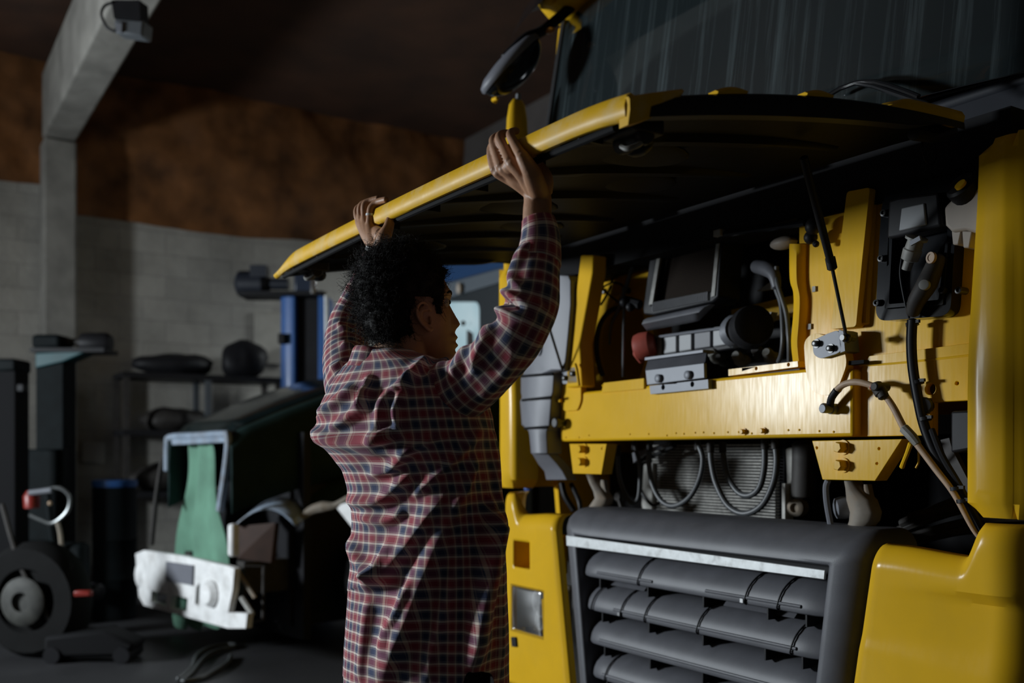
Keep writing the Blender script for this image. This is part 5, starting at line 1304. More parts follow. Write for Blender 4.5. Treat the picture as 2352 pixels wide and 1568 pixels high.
# ------------------------------------------------------------------ the mechanic
SILV = mat('polished_silver', (0.85, 0.87, 0.88), 0.3, metal=0.4)
PB = Vector((-0.21, 2.42, 0.0))
person = empty('person', PB)
tag(person, 'person in a red and navy plaid shirt, arms raised, holding up the yellow flap', 'person')
SKIN = mat('brown_skin', (0.42, 0.225, 0.13), 0.5, spec=0.35, var=0.10, vscale=30, bump=0.06, bscale=140)
SKIN.node_tree.nodes['Principled BSDF'].inputs['Subsurface Weight'].default_value = 0.08
SKIN.node_tree.nodes['Principled BSDF'].inputs['Subsurface Radius'].default_value = (0.02, 0.008, 0.004)
HAIRM = mat('dark_curly_hair', (0.012, 0.010, 0.009), 0.75, spec=0.25)
JEAN = mat('dark_jeans', (0.012, 0.012, 0.015), 0.85, bump=0.1, bscale=200)


def pp(name, mb, m, parent=None, **k):
    return mk(name, mb, m, parent or person, loc=None if parent else -PB, **k)


# plaid cloth: warp and weft ramps over one repeat of the pattern
PLAID, nt, pb, tc = node_mat('plaid_flannel')
sp = nt.nodes.new('ShaderNodeSeparateXYZ'); uvn = nt.nodes.new('ShaderNodeUVMap'); nt.links.new(uvn.outputs[0], sp.inputs[0])
CREAM, RD, NV_ = (1.0, 0.90, 0.80), (0.39, 0.064, 0.088), (0.055, 0.073, 0.148)


def ramp(sock, cream):
    fr = nt.nodes.new('ShaderNodeMath'); fr.operation = 'FRACT'; nt.links.new(sock, fr.inputs[0])
    r = nt.nodes.new('ShaderNodeValToRGB'); e = r.color_ramp.elements
    half = tuple(0.45 * a + 0.55 * b for a, b in zip(cream, RD)); halfn = tuple(0.35 * a + 0.65 * b for a, b in zip(cream, NV_))
    st = [(0.0, cream), (0.045, cream), (0.06, RD), (0.085, RD), (0.10, half), (0.115, half), (0.13, RD), (0.37, RD), (0.385, half), (0.40, half), (0.415, RD), (0.44, RD), (0.455, cream),
          (0.545, cream), (0.56, NV_), (0.585, NV_), (0.60, halfn), (0.615, halfn), (0.63, NV_), (0.87, NV_), (0.885, halfn), (0.90, halfn), (0.915, NV_), (0.94, NV_), (0.955, cream)]
    e[0].position = st[0][0]; e[0].color = (*st[0][1], 1); e[1].position = 1.0; e[1].color = (*cream, 1)
    for p_, c_ in st[1:]:
        q_ = e.new(p_); q_.color = (*c_, 1)
    nt.links.new(fr.outputs[0], r.inputs[0])
    return r.outputs[0]


cu = ramp(sp.outputs[0], (0.85, 0.68, 0.54)); cv_ = ramp(sp.outputs[1], CREAM)
mx = nt.nodes.new('ShaderNodeMix'); mx.data_type = 'RGBA'; mx.inputs[0].default_value = 0.55
nt.links.new(cu, mx.inputs[6]); nt.links.new(cv_, mx.inputs[7])
nt.links.new(mx.outputs[2], pb.inputs['Base Color']); pb.inputs['Roughness'].default_value = 0.85; pb.inputs['Specular IOR Level'].default_value = 0.2
pb.inputs['Sheen Weight'].default_value = 0.12
wn = nt.nodes.new('ShaderNodeTexNoise'); wn.inputs['Scale'].default_value = 900; nt.links.new(tc.outputs['Object'], wn.inputs['Vector'])
bp = nt.nodes.new('ShaderNodeBump'); bp.inputs['Strength'].default_value = 0.12; bp.inputs['Distance'].default_value = 0.002
nt.links.new(wn.outputs['Fac'], bp.inputs['Height']); nt.links.new(bp.outputs[0], pb.inputs['Normal'])
PER = 0.048

# folds of the cloth: (line through the fold, height, width before it, width behind it)
FOLDS = [
    ([(1066, 1135), (1039, 1194), (1011, 1265), (984, 1336), (952, 1423), (921, 1494), (880, 1568)], 0.026, 40, 15),
    ([(1020, 1140), (972, 1218), (921, 1285), (877, 1328), (835, 1345)], 0.022, 36, 14),
    ([(1116, 1170), (1108, 1240), (1096, 1344), (1084, 1443), (1078, 1530)], 0.052, 11, 26),
    ([(1134, 1000), (1140, 1200), (1146, 1400), (1148, 1560)], 0.008, 6, 10),
    ([(952, 1084), (897, 1135), (858, 1153), (800, 1147)], 0.016, 16, 13),
    ([(936, 1171), (889, 1196), (830, 1186)], 0.013, 14, 12),
    ([(712, 978), (760, 1003), (820, 1010), (880, 998), (905, 985)], 0.018, 22, 10),
    ([(900, 990), (872, 1000), (878, 960), (882, 930), (906, 893)], 0.014, 14, 12),
    ([(956, 1021), (921, 1056), (897, 1076), (850, 1088)], 0.014, 15, 11),
    ([(1010, 1000), (960, 1022), (900, 1035), (830, 1030)], 0.010, 14, 10),
    ([(1105, 985), (1050, 1045), (995, 1100), (950, 1140)], 0.011, 14, 12),
    ([(1090, 1050), (1075, 1110), (1040, 1170)], 0.009, 12, 10),
    ([(735, 955), (775, 925), (820, 885)], 0.012, 13, 10),
    ([(760, 985), (800, 965), (840, 925), (850, 890)], 0.013, 13, 10),
    ([(850, 860), (845, 900), (835, 950)], 0.009, 9, 9),
    ([(905, 900), (930, 880), (955, 868)], 0.010, 10, 10),
    ([(800, 1230), (830, 1290), (880, 1330)], 0.012, 14, 12),
    ([(905, 1245), (880, 1300), (860, 1330)], 0.012, 12, 10),
    ([(960, 1330), (930, 1400), (900, 1450), (890, 1500)], 0.012, 16, 10),
    ([(850, 1380), (840, 1450), (830, 1568)], 0.008, 14, 10),
    ([(1050, 1290), (1030, 1380), (1005, 1470), (985, 1550)], 0.009, 16, 10),
    # sleeve
    ([(1150, 660), (1190, 690), (1250, 705)], 0.014, 14, 12),
    ([(1135, 705), (1170, 722), (1235, 735)], 0.013, 12, 12),
    ([(1160, 690), (1195, 708)], -0.018, 9, 9),
    ([(1215, 560), (1190, 600), (1180, 645), (1215, 670)], 0.009, 12, 9),
    ([(1135, 745), (1110, 800), (1090, 850)], 0.012, 18, 9),
    ([(1085, 775), (1068, 820), (1040, 868)], 0.012, 16, 9),
    ([(1045, 800), (1015, 845), (985, 880)], 0.011, 14, 9),
    ([(985, 825), (950, 860), (930, 900)], 0.011, 14, 9),
    ([(1190, 800), (1150, 870), (1100, 910)], 0.008, 16, 12),
    ([(930, 905), (912, 945), (925, 985)], 0.012, 12, 9),
    ([(785, 790), (810, 800)], 0.008, 8, 8), ([(760, 850), (790, 835)], 0.008, 8, 8), ([(775, 745), (800, 760)], 0.008, 8, 8),
]


def fold_disp(px, py):
    """height of the folds at the pixel positions px, py (arrays)"""
    tot = np.zeros_like(px)
    for line, amp, wl, wr in FOLDS:
        L = np.array([tuple(v)[:2] for v in catmull([Vector((a, b, 0)) for a, b in line], 5)])
        best = np.full(px.shape, 1e9); side = np.zeros_like(px); tpar = np.zeros_like(px)
        n = len(L) - 1
        for i in range(n):
            a = L[i]; d = L[i + 1] - a; ll = d @ d
            t = ((px - a[0]) * d[0] + (py - a[1]) * d[1]) / ll; tc_ = np.clip(t, 0, 1)
            ex = px - a[0] - tc_ * d[0]; ey = py - a[1] - tc_ * d[1]; dist = np.hypot(ex, ey)
            m = dist < best
            best = np.where(m, dist, best); side = np.where(m, d[0] * ey - d[1] * ex, side); tpar = np.where(m, (i + tc_) / n, tpar)
        w = np.where(side > 0, wl, wr)      # the line runs downwards: left of it is side > 0
        if line[-1][1] < line[0][1]: w = np.where(side > 0, wr, wl)
        tot += 1.45 * amp * np.exp(-(best / w) ** 2) * np.clip(np.sin(np.pi * (0.06 + 0.88 * tpar)) * 1.6, 0, 1)
    return tot


def cloth(P, U, V, closed=True, amp=1.0, wr=0.0022):
    """P: rows x columns x 3 grid; folds are raised along the normals, folds only on the side turned to the camera"""
    nx = np.roll(P, -1, 1) - np.roll(P, 1, 1); ny = np.gradient(P, axis=0)
    N = np.cross(nx, ny); N /= (np.linalg.norm(N, axis=2, keepdims=True) + 1e-9)
    C_ = P.mean(axis=1, keepdims=True)
    if ((P - C_) * N).sum() < 0: N = -N
    view = -P + np.array([0, 0, CAM_Z]); view /= np.linalg.norm(view, axis=2, keepdims=True)
    face = np.clip((N * view).sum(2) * 3 + 0.4, 0, 1)
    px = CX + F * P[..., 0] / P[..., 1]; py = HOR - F * (P[..., 2] - CAM_Z) / P[..., 1]
    D = fold_disp(px, py) * amp * face
    W_ = np.array([[noise.fractal(Vector((p[0] * 14, p[1] * 14, p[2] * 9)), 1.0, 2.0, 3) for p in r] for r in P]) * wr
    Q = P + N * (D + W_)[..., None]
    nv, nu = P.shape[:2]
    if closed:
        Q = np.concatenate([Q, Q[:, :1]], 1)
    b = MB(); n = Q.shape[1]
    fs = [(i * n + j, i * n + j + 1, (i + 1) * n + j + 1, (i + 1) * n + j) for i in range(nv - 1) for j in range(n - 1)]
    return Q.reshape(-1, 3), fs, np.stack([U, V], -1).reshape(-1, 2)


SV, SF, SU = [], [], []


def add_cloth(Q, fs, uv):
    o = sum(len(q) for q in SV); SV.append(Q); SF.extend([tuple(i + o for i in f) for f in fs]); SU.append(uv)


# torso of the shirt
TD = 2.42
TAB = np.array([(806, 812, 948), (822, 800, 985), (838, 784, 1030), (858, 764, 1072), (885, 744, 1104), (920, 726, 1122), (960, 715, 1134), (1000, 717, 1140), (1040, 744, 1143), (1080, 776, 1146), (1120, 789, 1150), (1160, 798, 1153),
                (1200, 802, 1156), (1260, 800, 1161), (1320, 796, 1164), (1400, 788, 1167), (1480, 782, 1168), (1700, 774, 1172)], float)
YAW = math.radians(36)
RX = np.array([math.cos(YAW), -math.sin(YAW)]); FX = np.array([math.sin(YAW), math.cos(YAW)])      # to his right, and forwards
NTU = 240; NTV = 250


EXPO = 2.0 / 2.7
_a = np.linspace(0, 2 * math.pi, 720); _c = np.sign(np.cos(_a)) * np.abs(np.cos(_a)) ** EXPO; _s = np.sign(np.sin(_a)) * np.abs(np.sin(_a)) ** EXPO
_yw = np.radians(np.linspace(10, 60, 51)); BR = 0.58
_ext = np.array([np.max(np.cos(y) * _c + np.sin(y) * BR * _s) for y in _yw])


def torso_pt(py, th):
    l = np.interp(py, TAB[:, 0], TAB[:, 1]); r = np.interp(py, TAB[:, 0], TAB[:, 2])
    yw = np.radians(np.interp(py, [806, 900, 1080, 1250], [42, 42, 38, 36]))
    cx = ((l + r) / 2 - CX) / F * TD; hw = (r - l) / 2 / F * TD
    a = hw / np.interp(yw, _yw, _ext); b_ = a * BR
    c, s_ = np.cos(th), np.sin(th)
    sc = np.sign(c) * np.abs(c) ** EXPO; ss = np.sign(s_) * np.abs(s_) ** EXPO
    x = cx + np.cos(yw) * a * sc + np.sin(yw) * b_ * ss; y = TD - np.sin(yw) * a * sc + np.cos(yw) * b_ * ss
    z = CAM_Z + (HOR - py) / F * TD
    return np.stack([x, y, z + 0 * x], -1)


th = np.linspace(0, 2 * math.pi, NTU, endpoint=False) + math.radians(80)
ref = torso_pt(np.full(NTU, 1510.0), th); rpx = CX + F * ref[:, 0] / ref[:, 1]
front = ref[:, 1] < TD + 0.02
hem = np.where(front, np.interp(rpx, [770, 940, 1020, 1062, 1072, 1100, 1128, 1140, 1150, 1180], [1640, 1640, 1600, 1535, 1503, 1505, 1515, 1545, 1600, 1620]), 1560)
hem = (hem + np.roll(hem, 1) + np.roll(hem, -1)) / 3
tt = np.linspace(0, 1, NTV)[:, None]
PYG = 806 + (hem[None, :] - 806) * tt
P = torso_pt(PYG, np.broadcast_to(th, PYG.shape))
NREP = 25
U_ = np.broadcast_to(np.linspace(0, NREP, NTU + 1)[None, :], (NTV, NTU + 1)); z_ = np.concatenate([P[..., 2], P[:, :1, 2]], 1)
pxg = CX + F * P[..., 0] / P[..., 1]; pxg = np.concatenate([pxg, pxg[:, :1]], 1)
V_ = (z_ - 0.00006 * (pxg - 900) * 0.35) / PER
add_cloth(*cloth(P, U_, V_))


def sleeve(path, n=110, rows=150, reps=8, rot=0.0):
    """path: (px, py, depth, width in pixels)"""
    c = catmull([Wp(a, b_, d) for a, b_, d, w in path], 12); r = interp_list([w / 2 / F * d for a, b_, d, w in path], 12)
    c = np.array([tuple(v) for v in c]); r = np.array(r)
    k = np.ones(7) / 7
    cs = np.stack([np.convolve(np.pad(c[:, i], 3, 'edge'), k, 'valid') for i in range(3)], 1); rs = np.convolve(np.pad(r, 3, 'edge'), k, 'valid')
    cs[0] = c[0]; cs[-1] = c[-1]
    s_ = np.concatenate([[0], np.cumsum(np.linalg.norm(np.diff(cs, axis=0), axis=1))])
    q = np.linspace(0, s_[-1], rows)
    C_ = np.stack([np.interp(q, s_, cs[:, i]) for i in range(3)], 1); R_ = np.interp(q, s_, rs)
    tg = np.gradient(C_, axis=0); tg /= np.linalg.norm(tg, axis=1, keepdims=True)
    u = np.array([0.0, -1.0, 0.0]); rings = []
    for i in range(rows):
        u = u - tg[i] * (u @ tg[i]); u /= np.linalg.norm(u); w = np.cross(tg[i], u)
        a = np.linspace(0, 2 * math.pi, n, endpoint=False) + rot
        rings.append(C_[i] + R_[i] * (np.cos(a)[:, None] * u + np.sin(a)[:, None] * w))
    P = np.array(rings)
    U = np.broadcast_to(np.linspace(0, reps, n + 1)[None, :], (rows, n + 1)); V = np.broadcast_to((q / PER)[:, None], (rows, n + 1))
    return P, U, V


RS = sleeve([(1236, 505, 2.19, 70), (1240, 530, 2.185, 80), (1241, 558, 2.18, 88), (1237, 600, 2.17, 98), (1230, 650, 2.155, 112), (1221, 702, 2.145, 122), (1194, 766, 2.15, 122), (1148, 822, 2.19, 122), (1098, 870, 2.24, 130), (1038, 912, 2.29, 142), (970, 950, 2.34, 160)], rot=1.2)
add_cloth(*cloth(*RS))
LS = sleeve([(866, 590, 2.72, 66), (850, 640, 2.735, 76), (822, 700, 2.75, 84), (800, 748, 2.74, 92), (795, 800, 2.70, 100), (800, 850, 2.63, 112), (815, 900, 2.57, 130), (850, 940, 2.5, 140)], n=80, rows=90)
add_cloth(*cloth(*LS))
# collar folded over around the neck
NC = Wp(884, 822, 2.45); rings = []
prof_c = [(0.064, -0.020), (0.066, 0.004), (0.070, 0.012), (0.076, 0.013), (0.081, 0.006), (0.087, -0.012), (0.094, -0.032), (0.098, -0.040)]
P = []
for r_, h in prof_c:
    a = np.linspace(0, 2 * math.pi, 90, endpoint=False)
    x = NC.x + r_ * np.cos(a) * 0.95; y = NC.y + r_ * np.sin(a) * 0.95
    z = NC.z + h - 0.20 * (x - NC.x) - 0.05 * (y - NC.y)
    P.append(np.stack([x, y, z], -1))
P = np.array(P)
add_cloth(*cloth(P, np.broadcast_to(np.linspace(0, 11, 91)[None, :], (len(prof_c), 91)), np.broadcast_to((np.cumsum([0, .024, .009, .006, .009, .019, .021, .009]) / PER + 0.3)[:, None], (len(prof_c), 91)), amp=0.2, wr=0.001))
b = MB(); b.v = [tuple(p) for q in SV for p in q]; b.f = SF; b.uv = np.concatenate(SU)
shirt = pp('shirt', b, PLAID, smooth=180, solid=0.0014)
# cuff band of the right sleeve and its button
b = MB(); cuffP = RS[0][:26].copy(); cc = cuffP.mean(1, keepdims=True); cuffP = cc + (cuffP - cc) * 1.035
b.v = [tuple(p) for p in np.concatenate([cuffP, cuffP[:, :1]], 1).reshape(-1, 3)]; n_u = cuffP.shape[1] + 1
b.f = [(i * n_u + j, i * n_u + j + 1, (i + 1) * n_u + j + 1, (i + 1) * n_u + j) for i in range(25) for j in range(n_u - 1)]
b.uv = np.stack([np.broadcast_to(np.linspace(0, 6, n_u)[None, :], (26, n_u)), np.broadcast_to(np.linspace(0.2, 1.5, 26)[:, None], (26, n_u))], -1).reshape(-1, 2)
pp('cuff', b, PLAID, shirt, smooth=180, solid=0.003)
p = Wp(1280, 548, 2.175); pp('cuff_button', MB().lathe(p, (0.95, -0.3, 0), [(0.006, -0.004), (0.006, 0.002), (0.004, 0.003)], 12), BST, shirt)

# ---- head: horizontal sections from chin to crown
HO = Wp(955, 690, 2.45)
HF = Vector((0.972, 0.235, 0.03)).normalized(); HL = Vector((0, 0, 1)).cross(HF).normalized(); HU = HF.cross(HL).normalized()
def hp(f, l, u): return HO + HF * f + HL * l + HU * u
ZT = [-0.152, -0.145, -0.135, -0.121, -0.111, -0.101, -0.092, -0.08, -0.07, -0.059, -0.045, -0.03, -0.01, 0.0, 0.018, 0.03, 0.057, 0.08, 0.10, 0.112, 0.116]
FB = [0.055, 0.083, 0.090, 0.086, 0.086, 0.086, 0.086, 0.085, 0.085, 0.084, 0.083, 0.082, 0.080, 0.083, 0.086, 0.079, 0.068, 0.053, 0.034, 0.010, -0.02]
FM = [0.055, 0.092, 0.100, 0.093, 0.1045, 0.094, 0.1035, 0.095, 0.100, 0.1115, 0.104, 0.095, 0.084, 0.086, 0.0915, 0.081, 0.068, 0.053, 0.034, 0.010, -0.02]
BK = [0.045, 0.025, 0.015, -0.01, -0.025, -0.04, -0.052, -0.064, -0.072, -0.08, -0.088, -0.094, -0.10, -0.102, -0.104, -0.104, -0.100, -0.092, -0.075, -0.045, -0.025]
HWD = [0.010, 0.026, 0.036, 0.046, 0.052, 0.057, 0.061, 0.064, 0.067, 0.069, 0.071, 0.073, 0.075, 0.0755, 0.076, 0.075, 0.071, 0.063, 0.048, 0.022, 0.004]
SG = [0.03, 0.025, 0.022, 0.022, 0.022, 0.024, 0.026, 0.014, 0.013, 0.0125, 0.011, 0.010, 0.012, 0.02, 0.03, 0.04, 0.05, 0.05, 0.05, 0.05, 0.05]
def skull(z, a):
    fb, bk, hw = np.interp(z, ZT, FB), np.interp(z, ZT, BK), np.interp(z, ZT, HWD); fm = np.interp(z, ZT, FM); sg = np.interp(z, ZT, SG)
    mid = (fb + bk) / 2 + 0.0; c, s_ = math.cos(a), math.sin(a)
    rx = (fb - bk) / 2
    e = 0.86 if c > 0 else 0.95
    x = mid + rx * math.copysign(abs(c) ** e, c); y = hw * math.copysign(abs(s_) ** 0.92, s_)
    if c > 0:
        x += (fm - fb) * math.exp(-(y / sg) ** 2)
        for sy in (-1, 1):
            x -= 0.010 * math.exp(-((y - sy * 0.031) / 0.015) ** 2 - ((z + 0.008) / 0.012) ** 2)
            x += 0.004 * math.exp(-((y - sy * 0.045) / 0.02) ** 2 - ((z + 0.045) / 0.018) ** 2)
    return x, y
body = MB()
zs = [-0.152 + 0.268 * (i / 90) for i in range(91)]
body.loft([[hp(*skull(z, 2 * math.pi * j / 96), z) for j in range(96)] for z in zs], True, True, True)
# neck, chest, hips and legs under the clothes
nk = Wp(888, 850, 2.47); ch = Wp(915, 960, 2.43); wst = Wp(975, 1200, 2.42); hp_ = Wp(985, 1380, 2.44)
body.tube([hp(-0.015, 0, -0.05), hp(-0.028, 0, -0.11), nk + Vector((0.0, 0.01, 0.0)), nk + Vector((0.02, 0, -0.06))], [0.056, 0.057, 0.062, 0.09], 24)
cb = Vector((0.025, 0.035, 0))
body.tube([nk + Vector((0.02, 0, -0.05)), ch + cb, wst + cb, hp_ + cb], [0.07, 0.085, 0.085, 0.09], 28)
# right arm
SHR, ELR, WRR = Wp(1025, 915, 2.30), Wp(1230, 716, 2.15), Wp(1236, 452, 2.195)
body.tube([ch + cb + Vector((0, 0, 0.04)), SHR, Wp(1135, 836, 2.2), ELR, Wp(1240, 620, 2.165), Wp(1238, 540, 2.18), Wp(1234, 490, 2.19), WRR], [0.05, 0.044, 0.042, 0.040, 0.042, 0.036, 0.0320, 0.0300], 24, k=8)
SHL, ELL, WRL = Wp(805, 890, 2.56), Wp(800, 745, 2.74), Wp(868, 570, 2.72)
body.tube([ch + cb + Vector((0, 0, 0.04)), SHL, Wp(800, 810, 2.68), ELL, Wp(838, 650, 2.74), Wp(862, 590, 2.725), WRL], [0.05, 0.042, 0.040, 0.037, 0.036, 0.031, 0.027], 24, k=8)


def finger(pts, r):
    body.tube([Wp(*p) for p in pts], r, 14, k=5)


def rd(px):      # distance of the flap's free edge along that column
    dx = (px - CX) / F
    return (-1.092 + TC.dot(EY)) / (dx * EY.x + EY.y)


# right hand: palm below the edge, fingers up over it, little finger nearest the camera
KN = [(1197, 356), (1172, 371), (1152, 383), (1139, 392)]
kd = [rd(x) - 0.022 for x, y in KN]
for (x, y), d in zip(KN, kd):                                   # metacarpals
    body.tube([Wp(1240, 450, 2.195), Wp((x + 1240) / 2 + 4, (y + 448) / 2 - 2, d + 0.01), Wp(x, y, d)], [0.025, 0.0205, 0.0138], 14)
body.tube([Wp(1234, 470, 2.194), Wp(1228, 430, 2.195), Wp(1190, 392, 2.20), Wp(1168, 380, kd[1] + 0.006)], [0.030, 0.029, 0.022, 0.014], 20)
body.tube([Wp(1247, 440, 2.20), Wp(1250, 408, 2.19), Wp(1222, 372, 2.185), Wp(1200, 358, kd[0])], [0.022, 0.019, 0.017, 0.0125], 14)
finger([(1197, 356, kd[0]), (1182, 330, rd(1182) - 0.014), (1172, 309, rd(1172) - 0.008), (1180, 301, rd(1180) + 0.018), (1191, 301, rd(1191) + 0.034)], [0.0125, 0.0108, 0.0100, 0.0085, 0.0072])
finger([(1172, 371, kd[1]), (1158, 340, rd(1158) - 0.016), (1147, 316, rd(1147) - 0.012), (1156, 307, rd(1156) + 0.016), (1172, 305, rd(1172) + 0.04)], [0.013, 0.0112, 0.0108, 0.0095, 0.0075])
finger([(1152, 383, kd[2]), (1140, 350, rd(1140) - 0.018), (1133, 324, rd(1133) - 0.013), (1142, 313, rd(1142) + 0.016), (1158, 308, rd(1158) + 0.045)], [0.0132, 0.0112, 0.0108, 0.0095, 0.008])
finger([(1139, 392, kd[3]), (1130, 366, rd(1130) - 0.018), (1128, 342, rd(1128) - 0.010), (1136, 328, rd(1136) + 0.018), (1150, 320, rd(1150) + 0.045)], [0.0128, 0.0108, 0.0102, 0.009, 0.0075])
body.tube([Wp(1226, 442, 2.20), Wp(1190, 418, 2.19), Wp(1172, 406, 2.20), Wp(1166, 392, 2.24), Wp(1176, 378, 2.275)], [0.021, 0.0175, 0.014, 0.012, 0.009], 14)       # thumb under the edge
# left hand: thumb turned to the camera
LK = [(836, 518), (831, 512), (826, 508), (822, 506)]
b0 = rd(850)
KL = [(850, 520, b0 - 0.02), (840, 516, b0 + 0.005), (832, 512, b0 + 0.03), (826, 508, b0 + 0.055)]
for x, y, d in KL:
    body.tube([Wp(868, 572, 2.72), Wp((x + 868) / 2 - 2, (y + 570) / 2, (d + 2.72) / 2), Wp(x, y, d)], [0.025, 0.021, 0.0142], 14)
finger([KL[0], (851, 500, rd(851) - 0.018), (853, 478, rd(853) - 0.012), (868, 464, rd(868) + 0.016), (888, 458, rd(888) + 0.03)], [0.0138, 0.012, 0.0115, 0.0105, 0.0085])
finger([KL[1], (838, 496, rd(838) - 0.012), (838, 470, rd(838) - 0.010), (852, 461, rd(852) + 0.02), (870, 455, rd(870) + 0.045)], [0.0135, 0.0115, 0.011, 0.010, 0.008])
finger([KL[2], (828, 494, rd(828) - 0.012), (829, 473, rd(829) - 0.008), (842, 464, rd(842) + 0.02), (856, 458, rd(856) + 0.045)], [0.013, 0.011, 0.0105, 0.0095, 0.0075])
finger([KL[3], (820, 496, rd(820) - 0.012), (820, 480, rd(820) - 0.006), (830, 472, rd(830) + 0.02), (842, 467, rd(842) + 0.04)], [0.012, 0.010, 0.0095, 0.0085, 0.007])
body.tube([Wp(872, 566, 2.71), Wp(882, 545, 2.69), Wp(892, 522, 2.69), Wp(897, 504, 2.695), Wp(906, 484, 2.70)], [0.022, 0.0205, 0.015, 0.0125, 0.0088], 14)
body.tube([Wp(860, 530, b0 - 0.01), Wp(876, 540, 2.70)], [0.018, 0.02], 14)
# right ear
ep = lambda px, py, o: hp(((px - 955) / F * 2.45), -0.072 - o, (690 - py) / F * 2.45)
ear = [(977, 722), (970, 711), (959, 706), (948, 713), (944, 728), (949, 744), (960, 757), (972, 767), (980, 763)]
eo = [0.004, 0.008, 0.013, 0.018, 0.020, 0.018, 0.013, 0.008, 0.003]
body.tube([ep(x, y, o_) for (x, y), o_ in zip(ear, eo)], [0.0035, 0.0042, 0.0045, 0.0045, 0.0045, 0.0042, 0.0042, 0.0055, 0.005], 12, k=6)
body.tube([ep(970, 722, 0.006), ep(957, 724, 0.010), ep(956, 738, 0.009), ep(964, 752, 0.007)], [0.003, 0.0035, 0.0035, 0.0035], 10, k=5)          # antihelix
body.tube([ep(976, 736, 0.004), ep(979, 748, 0.005), ep(977, 756, 0.003)], [0.0035, 0.0042, 0.0035], 10, k=4)
c4 = [ep(961, 716, 0.002), ep(950, 730, 0.006), ep(958, 748, 0.004), ep(972, 760, 0.0)]
body.tube(c4, [0.006, 0.0075, 0.0075, 0.006], 12, k=5)
# legs and feet
for s_ in (-1, 1):
    q = Vector((RX[0], RX[1], 0)) * (0.08 * s_); fw_ = Vector((FX[0], FX[1], 0))
    h0 = Vector((hp_.x, hp_.y, 0.93)) + q
    kz = Vector((hp_.x, hp_.y, 0.50)) + q * 1.15 + fw_ * 0.01; az = Vector((hp_.x, hp_.y, 0.09)) + q * 1.3 - fw_ * 0.02
    body.tube([h0 + Vector((0, 0, 0.05)), h0 - Vector((0, 0, 0.12)), kz, kz - Vector((0, 0, 0.12)), az], [0.075, 0.078, 0.056, 0.056, 0.040], 20)
    body.tube([az - Vector((0, 0, 0.03)) - fw_ * 0.03, az + fw_ * 0.08 - Vector((0, 0, 0.05)), az + fw_ * 0.17 - Vector((0, 0, 0.062))], [0.038, 0.032, 0.022], 16)
bo = pp('body', body, SKIN, smooth=180)
md = bo.modifiers.new('remesh', 'REMESH'); md.mode = 'VOXEL'; md.voxel_size = 0.0028; md.use_smooth_shade = True
md = bo.modifiers.new('smooth', 'SMOOTH'); md.factor = 0.5; md.iterations = 5
# eyes, brow, lips
for sy in (-1, 1):
    ey_ = pp('eye', MB().ball(hp(0.0665, sy * 0.031, -0.009), 0.0125, 16, 10), WPL, smooth=180)
    pp('iris', MB().ball(hp(0.0760, sy * 0.0325, -0.009), 0.0058, 12, 8), BLK, ey_, smooth=180)
    pp('eyebrow', MB().tube([hp(0.0855, sy * 0.014, 0.014), hp(0.081, sy * 0.028, 0.018), hp(0.070, sy * 0.045, 0.013)], [0.0035, 0.004, 0.0025], 8), HAIRM)

# ---- curly hair: a dense core and thousands of coiled locks
rng = np.random.default_rng(7)
def hair_len(f, l, u):
    ln = 0.050 + 0.016 * smooth01(0.02, -0.09, f) - 0.018 * smooth01(0.06, 0.11, u) - 0.036 * smooth01(0.0, 0.07, f)
    ln *= 0.22 + 0.78 * smooth01(0.035, 0.085, math.hypot(f - 0.012, u + 0.055)) if abs(l) > 0.045 else 1
    ln *= 1 - 0.75 * smooth01(0.0, -0.05, u) * smooth01(0.0, 0.03, f)       # short sideburn
    ln *= 1 - 0.45 * smooth01(-0.055, -0.105, u)
    return ln
def scalp(f, l, u):
    if u > 0.062: return f < 0.056
    if f > 0.062 - 0.35 * max(0, 0.055 - u): 
        if not (f < 0.054 and abs(l) > 0.045 and u > -0.045): return False
    if abs(l) > 0.05 and math.hypot((f - 0.008) / 1.0, (u + 0.05) / 1.25) < 0.033: return False
    if u < -0.002 and f > -0.016: return f > 0.030 and f < 0.054 and u > -0.040 and abs(l) > 0.05
    if u < -0.095: return False
    return True
core = []
for z in [-0.10 + 0.216 * i / 60 for i in range(61)]:
    row = []
    for j in range(80):
        a = 2 * math.pi * j / 80; x, y = skull(z, a); k = 1.0
        ln = hair_len(x, y, z) * 0.62 if scalp(x, y, z) else -0.01
        n_ = Vector((x + 0.01, y, z * 0.9)).normalized()
        w = noise.fractal(Vector((x * 60, y * 60, z * 60)), 0.8, 2, 4) * 0.010 if ln > 0 else 0
        row.append(hp(*(Vector((x, y, z)) + n_ * (ln + w))))
    core.append(row)
hr = pp('hair', MB().loft(core, True, True, True), HAIRM, smooth=180)
verts = []; faces = []; cnt = 0
